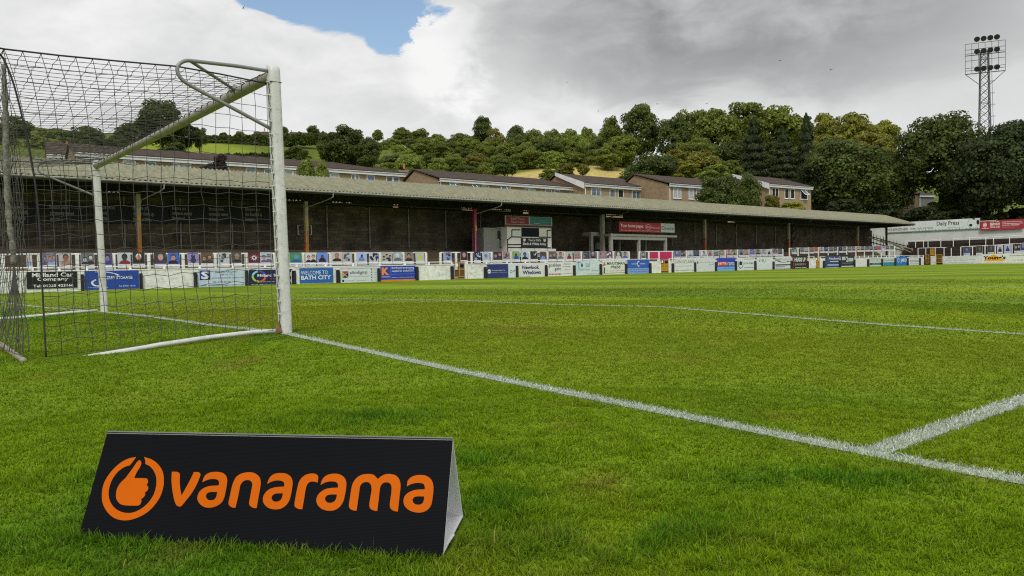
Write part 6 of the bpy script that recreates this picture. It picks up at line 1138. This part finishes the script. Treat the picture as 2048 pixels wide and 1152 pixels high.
botf = [V((x, YF, gx(x, YF)+.04)) for x in (-.1, -.7, -1.4)]+[seamf[0]]; postsf = [V((LEAN*z/ZT-.07, YF, z)) for z in (.0, .6, 1.2, 1.8, 2.34)]
cords('side_net', side_grid(topf, botf, seamf, postsf, NC, ROWS, -.05, 1))
# top net
nA = topn[-1]; NJ = 60; NI = 17; G = []
for j in range(NJ+1):
    y = .02+(YF-.04)*j/NJ; v = j/NJ
    A = V((LEAN-.03, y, ZT-.005)); zb_ = nA.z+(2.26-nA.z)*v-.10*math.sin(math.pi*v); B = V((nA.x+.05*math.sin(math.pi*v), y, zb_)); row = []
    for i in range(NI+1):
        u = i/NI; p = A.lerp(B, u); p.z -= .05*math.sin(math.pi*u)*(1+.2*math.sin(v*9))
        if j == 0: d0 = d0 if i else []; d0.append(poly_at(topn, u)-p) if i else d0.append(V((0, 0, 0)))
        p += d0[i]*max(0, 1-j/9)**2
        if 0 < i < NI and j: p.x += .007*(1 if j % 2 else -1)+nr.gauss(0, .003); p.z += nr.gauss(0, .0012)
        row.append(p)
    G.append(row)
cords('top_net', G)
# back net
G = []
for j in range(NJ+1):
    v = j/NJ; B = V((nA.x+.05*math.sin(math.pi*v), .02+(YF-.04)*v, nA.z+(2.26-nA.z)*v-.10*math.sin(math.pi*v))); bq = cA.lerp(V((-2.35, YF, pz(-2.3, YF))), v); bq.z = gx(bq.x, bq.y)+.03; row = []
    for i in range(ROWS+1):
        u = i/ROWS; p = B.lerp(bq, u); p.x += .14*math.sin(math.pi*u)*(.5+.5*math.sin(math.pi*v))+nr.gauss(0, .008); p.z += .012*(1 if j % 2 else -1) if 0 < i < ROWS else 0; row.append(p)
    G.append(row)
cords('back_net', G)
r = MB(); r.tube(seam, .0075, m_rope, 6); r.tube([seam[-1], gp(-14, 92), gp(-60, 60)], .0075, m_rope, 6); r.build('seam_rope', net, True)
r = MB(); r.tube(topn, .007, m_rope, 6); r.tube([topn[-1], gp(-40, 88)], .007, m_rope, 6); r.build('top_rope', net, True)
r = MB(); r.tube(topf, .008, m_rope, 5); r.build('top_rope', net, True)
r = MB(); yy_ = .45; path = smooth_path([gp(x, y, yy_) for x, y in ((6, 128), (9, 170), (11, 230), (12, 300), (14, 380), (18, 440), (25, 490), (28, 530))], 5)
r.tube(path, [.010+.012*min(1, i/8)+.004*math.sin(i*1.9) for i in range(len(path))], mat('net_bundle', (.17, .165, .145), .95, .45, 30, .6, 60), 8)
for k in range(7):
    u = k/6; r.tube(smooth_path([path[-1]+V((0, 0, .02)), gp(22+14*u, 580, yy_-.1), gp(2+52*u, 650, yy_-.25), gp(-22+80*u, 703, yy_-.4)], 4), .0045, m_cord, 4)
r.build('gathered_net', net, True)

# ------------------------------------------------------------------ triangular board on the grass
ZS = -.186
pA, pB = V((sgA.x, sgA.y, ZS)), V((sgB.x, sgB.y, ZS)); eX = (pB-pA); SL = eX.length; eX.normalize(); dN = V((-eX.y, eX.x, 0)); dN = dN if dN.dot(V((cf.x, cf.y, 0))) > 0 else -dN
base_w, HT_ = .31, .274
tA, tB = pA+dN*.1375-eX*.002+V((0, 0, HT_)), pB+dN*.1375-eX*.002+V((0, 0, HT_)); bA, bB = pA+dN*base_w-eX*.018, pB+dN*base_w-eX*.018
sign = thing('triangular_board', 'black triangular pitchside board with orange lettering lying on the grass', 'advertising board', (pA+bB)/2, None)
m_bk = mat('black_correx', (.0042, .0046, .0066), .6, .12, 2, .10, 1, spec=.06)
_nt = m_bk.node_tree; _w = _nt.nodes.new('ShaderNodeTexWave'); _w.wave_type = 'BANDS'; _w.bands_direction = 'Z'; _w.inputs['Scale'].default_value = 95; _w.inputs['Distortion'].default_value = .6
_t = _nt.nodes.new('ShaderNodeTexCoord'); _nt.links.new(_t.outputs['Object'], _w.inputs['Vector'])
for _n in _nt.nodes:
    if _n.type == 'BUMP': _n.inputs['Strength'].default_value = .22; _n.inputs['Distance'].default_value = .0015; _nt.links.new(_w.outputs['Fac'], _n.inputs['Height'])
m_wc = mat('white_correx', (.88, .89, .91), .5, .03, 3); m_edge = mat('fold_grey', (.16, .165, .175), .6, .1)
def panel(a, b, c, d, m_out, m_in, name, th=.004, dark=(0, 2)):
    n_ = (b-a).cross(d-a).normalized(); r = MB(); o2 = [p-n_*th for p in (a, b, c, d)]
    r.poly([a, b, c, d], m_out); r.poly([o2[3], o2[2], o2[1], o2[0]], m_in)
    q = [a, b, c, d]
    for i in range(4): r.poly([q[i], o2[i], o2[(i+1) % 4], q[(i+1) % 4]], m_bk if i in dark else m_wc)
    return r.build(name, sign), n_
fp, fn = panel(pA, pB, tB, tA, m_bk, m_wc, 'front_panel')
panel(bB, bA, tA, tB, m_wc, m_wc, 'back_panel')
panel(bA+V((0, 0, .004)), bB+V((0, 0, .004)), pB+V((0, 0, .004))+dN*.004, pA+V((0, 0, .004))+dN*.004, m_bk, m_wc, 'base_panel', dark=(0, 2))
q0 = pB+dN*.06+V((0, 0, .0085)); r = MB(); r.box(pA+dN*.05+V((0, 0, .006)), eX*SL*.997, dN*.09, (0, 0, .004), m_wc); r.build('tuck_flap', sign)
r = MB(); r.tube([tA+V((0, 0, .001)), tB+V((0, 0, .001))], .0024, m_edge, 6); r.build('ridge_fold', sign)
m_or = mat('orange_print', (.55, .108, .002), .6, .05, 4, spec=.06)
upv = (tA-pA).normalized()
def plane_pt(x, y): return onp(x, y, fn, pA.dot(fn))+fn*.0008
def catmull(pts):
    P = []; n = len(pts)
    for i in range(n):
        a, b, c, d = pts[i-1], pts[i], pts[(i+1) % n], pts[(i+2) % n]
        cb, cc = len(b) > 2, len(c) > 2
        m0 = ((c[0]-a[0])*.5, (c[1]-a[1])*.5) if not cb else ((c[0]-b[0])*.6, (c[1]-b[1])*.6)
        m1 = ((d[0]-b[0])*.5, (d[1]-b[1])*.5) if not cc else ((c[0]-b[0])*.6, (c[1]-b[1])*.6)
        for k in range(5):
            t = k/5; h00 = 2*t**3-3*t*t+1; h10 = t**3-2*t*t+t; h01 = -2*t**3+3*t*t; h11 = t**3-t*t
            P.append((h00*b[0]+h10*m0[0]+h01*c[0]+h11*m1[0], h00*b[1]+h10*m0[1]+h01*c[1]+h11*m1[1]))
    return P
def glyph(mb, x0, y0, sc, loops):
    L_ = [[V((p[0], -p[1], 0)) for p in catmull(l)] for l in loops]; tris = tessellate_polygon(L_); flatp = [p for l in L_ for p in l]
    base = [plane_pt(x0+p.x/sc, y0-p.y/sc) for p in flatp]
    fs_ = []
    for t in tris:
        a, b, c = (base[i] for i in t)
        fs_.append(t if (b-a).cross(c-a).dot(fn) > 0 else (t[0], t[2], t[1]))
    mb.faces(base, fs_, m_or)
c = 1
LET = [
 (330, 930, [[(143, 138, c), (235, 140), (285, 158), (308, 205), (305, 350), (320, 510), (342, 625, c), (440, 450), (515, 310), (560, 220), (592, 145, c), (690, 150), (728, 185), (718, 240), (650, 405), (545, 585), (420, 745), (350, 830), (315, 853), (265, 843), (225, 800), (185, 690), (152, 500), (136, 310)]]),
 (330, 930, [[(768, 355, c), (800, 250), (860, 185), (950, 150), (1060, 142), (1160, 155), (1240, 205), (1275, 290), (1270, 400), (1245, 540), (1215, 670), (1160, 770), (1060, 840), (930, 875), (810, 860), (710, 790), (665, 690), (690, 580), (770, 490), (880, 440), (980, 425), (1100, 420, c), (1110, 370), (1095, 315), (1030, 290), (940, 290), (850, 315)], [(1072, 555, c), (1055, 640), (1020, 700), (960, 722), (890, 715), (850, 670), (845, 620), (880, 570), (950, 553)]]),
 (330, 930, [[(1445, 875, c), (1390, 872), (1330, 840), (1303, 780), (1330, 640), (1365, 480), (1400, 360), (1460, 250), (1560, 180), (1700, 150), (1830, 165), (1930, 240), (1962, 340), (1950, 480), (1915, 680), (1880, 880, c), (1830, 882), (1760, 850), (1725, 790), (1745, 660), (1775, 500), (1790, 410), (1775, 345), (1720, 312), (1650, 315), (1590, 350), (1545, 420), (1525, 520), (1490, 690)]]),
 (520, 930, [[(150, 390, c), (185, 285), (250, 210), (330, 175), (430, 165), (540, 180), (630, 240), (668, 330), (665, 440), (640, 590), (605, 720), (540, 820), (440, 890), (320, 910), (190, 885), (95, 810), (60, 710), (85, 610), (160, 520), (260, 470), (370, 450), (492, 445, c), (500, 395), (480, 345), (410, 320), (320, 320), (230, 345)], [(470, 582, c), (455, 660), (415, 725), (350, 752), (285, 745), (245, 700), (245, 645), (290, 600), (360, 582)]]),
 (520, 930, [[(868, 908, c), (800, 902), (735, 870), (708, 810), (730, 660), (765, 480), (800, 350), (870, 250), (970, 190), (1080, 175), (1160, 195), (1195, 250), (1180, 362, c), (1130, 345), (1060, 340), (1000, 365), (955, 430), (930, 540), (905, 700)]]),
 (520, 930, [[(1240, 410, c), (1275, 305), (1340, 230), (1430, 190), (1530, 178), (1640, 195), (1730, 260), (1768, 350), (1765, 470), (1740, 620), (1705, 750), (1640, 850), (1540, 920), (1420, 938), (1290, 910), (1195, 835), (1155, 730), (1180, 630), (1255, 545), (1360, 490), (1470, 470), (1595, 465, c), (1600, 415), (1580, 365), (1510, 340), (1420, 340), (1325, 365)], [(1578, 605, c), (1560, 690), (1520, 750), (1450, 775), (1385, 768), (1340, 720), (1340, 670), (1385, 620), (1460, 605)]]),
 (690, 930, [[(240, 935, c), (180, 932), (110, 900), (82, 830), (105, 660), (135, 470), (170, 360), (240, 265), (340, 205), (460, 185), (570, 195), (640, 250), (675, 293, c), (730, 240), (820, 195), (920, 185), (1040, 215), (1115, 300), (1140, 420), (1125, 580), (1105, 770), (1085, 952, c), (1020, 945), (945, 905), (918, 820), (935, 680), (955, 520), (950, 430), (915, 375), (850, 355), (780, 375), (730, 440), (710, 540), (690, 720), (662, 942, c), (600, 935), (525, 895), (500, 820), (520, 670), (545, 520), (535, 420), (490, 360), (430, 350), (365, 370), (315, 430), (295, 540), (270, 720)]]),
 (690, 930, [[(1270, 440, c), (1285, 330), (1350, 255), (1450, 215), (1550, 205), (1660, 220), (1755, 285), (1805, 390), (1812, 520), (1795, 680), (1765, 820), (1700, 910), (1600, 965), (1480, 975), (1340, 940), (1240, 860), (1200, 760), (1215, 660), (1280, 580), (1390, 525), (1510, 503), (1632, 500, c), (1635, 450), (1610, 390), (1540, 370), (1450, 370), (1350, 395)], [(1625, 645, c), (1615, 720), (1590, 780), (1540, 810), (1460, 810), (1405, 775), (1385, 720), (1410, 670), (1470, 645)]]),
]
for x0, y0, loops in LET:
    r = MB(); glyph(r, x0, y0, 10.24, loops); r.build('letter', fp)
r = MB(); glyph(r, 190, 900, 7.68, [[(635, 108, c), (510, 135), (390, 200), (270, 310), (175, 440), (125, 560), (107, 700), (125, 830), (190, 950), (290, 1040), (420, 1080), (560, 1070), (720, 1010), (860, 910), (980, 760), (1045, 600), (1060, 450), (1040, 330), (980, 230), (880, 150), (755, 108, c), (775, 160), (775, 215, c), (850, 255), (915, 340), (945, 440), (940, 560), (900, 690), (820, 810), (700, 910), (560, 965), (420, 955), (310, 895), (240, 800), (212, 690), (225, 570), (270, 450), (350, 340), (450, 265), (540, 235, c), (590, 170)]]); r.build('emblem_ring', fp)
r = MB(); glyph(r, 190, 900, 7.68, [[(690, 158), (710, 185), (712, 215), (690, 270), (640, 350), (605, 432, c), (780, 435), (812, 460), (815, 505), (793, 535, c), (820, 570), (810, 620), (770, 652, c), (772, 690), (740, 735), (710, 750, c), (715, 790), (690, 840), (640, 855), (460, 850), (385, 825), (335, 760), (325, 690), (340, 600), (390, 510), (470, 430), (560, 310), (630, 210), (665, 168)]]); r.build('thumb_emblem', fp)

# ------------------------------------------------------------------ gulls in the sky
m_bird = mat('gull_grey', (.16, .16, .17), .7, .2)
for k, (px, py, D, sp_, rot, lab) in enumerate([(1561, 121, 130, 1.3, .3, 'gull gliding below the dark cloud right of centre'), (1662, 139.5, 140, 1.0, -.2, 'gull low in the grey sky left of the floodlight mast'), (1134, 165, 150, 1.0, .8, 'small gull over the pale cloud bank'), (1197, 222, 150, 1.1, 1.0, 'gull skimming above the wood near the tall dark tree'), (1414, 207, 130, 1.5, .5, 'gull banking just above the big rounded clump'), (1315, 208, 140, 1.0, -.1, 'gull beside the top of the tall dark skyline tree'), (487, 16, 120, .8, .9, 'gull at the edge of the blue gap in the clouds')]):
    c_ = at(px, py, D); h = sp_/2; a = V((math.sin(rot)*.3, 0, 0)); fw = V((cf.x, cf.y, 0)).normalized(); rt = (cr0*math.cos(rot)+V((0, 0, math.sin(rot)))).normalized(); up = V((0, 0, 1)); r = MB()
    body = [c_-fw*.28, c_-fw*.12+up*.02, c_+fw*.08, c_+fw*.22+up*.03, c_+fw*.3]
    r.tube(body, [.02, .06, .07, .05, .015], m_bird, 6)
    for s in (-1, 1): r.faces([c_+fw*.12, c_-fw*.08, c_+rt*s*h*.5+up*.16-fw*.05, c_+rt*s*h*.5+up*.18+fw*.12, c_+rt*s*h+up*.05-fw*.1], [(0, 1, 2, 3), (3, 2, 4)] if s > 0 else [(3, 2, 1, 0), (4, 2, 3)], m_bird)
    tag(r.build('gull', None, False, c_), lab, 'gull', 'gulls in the sky')
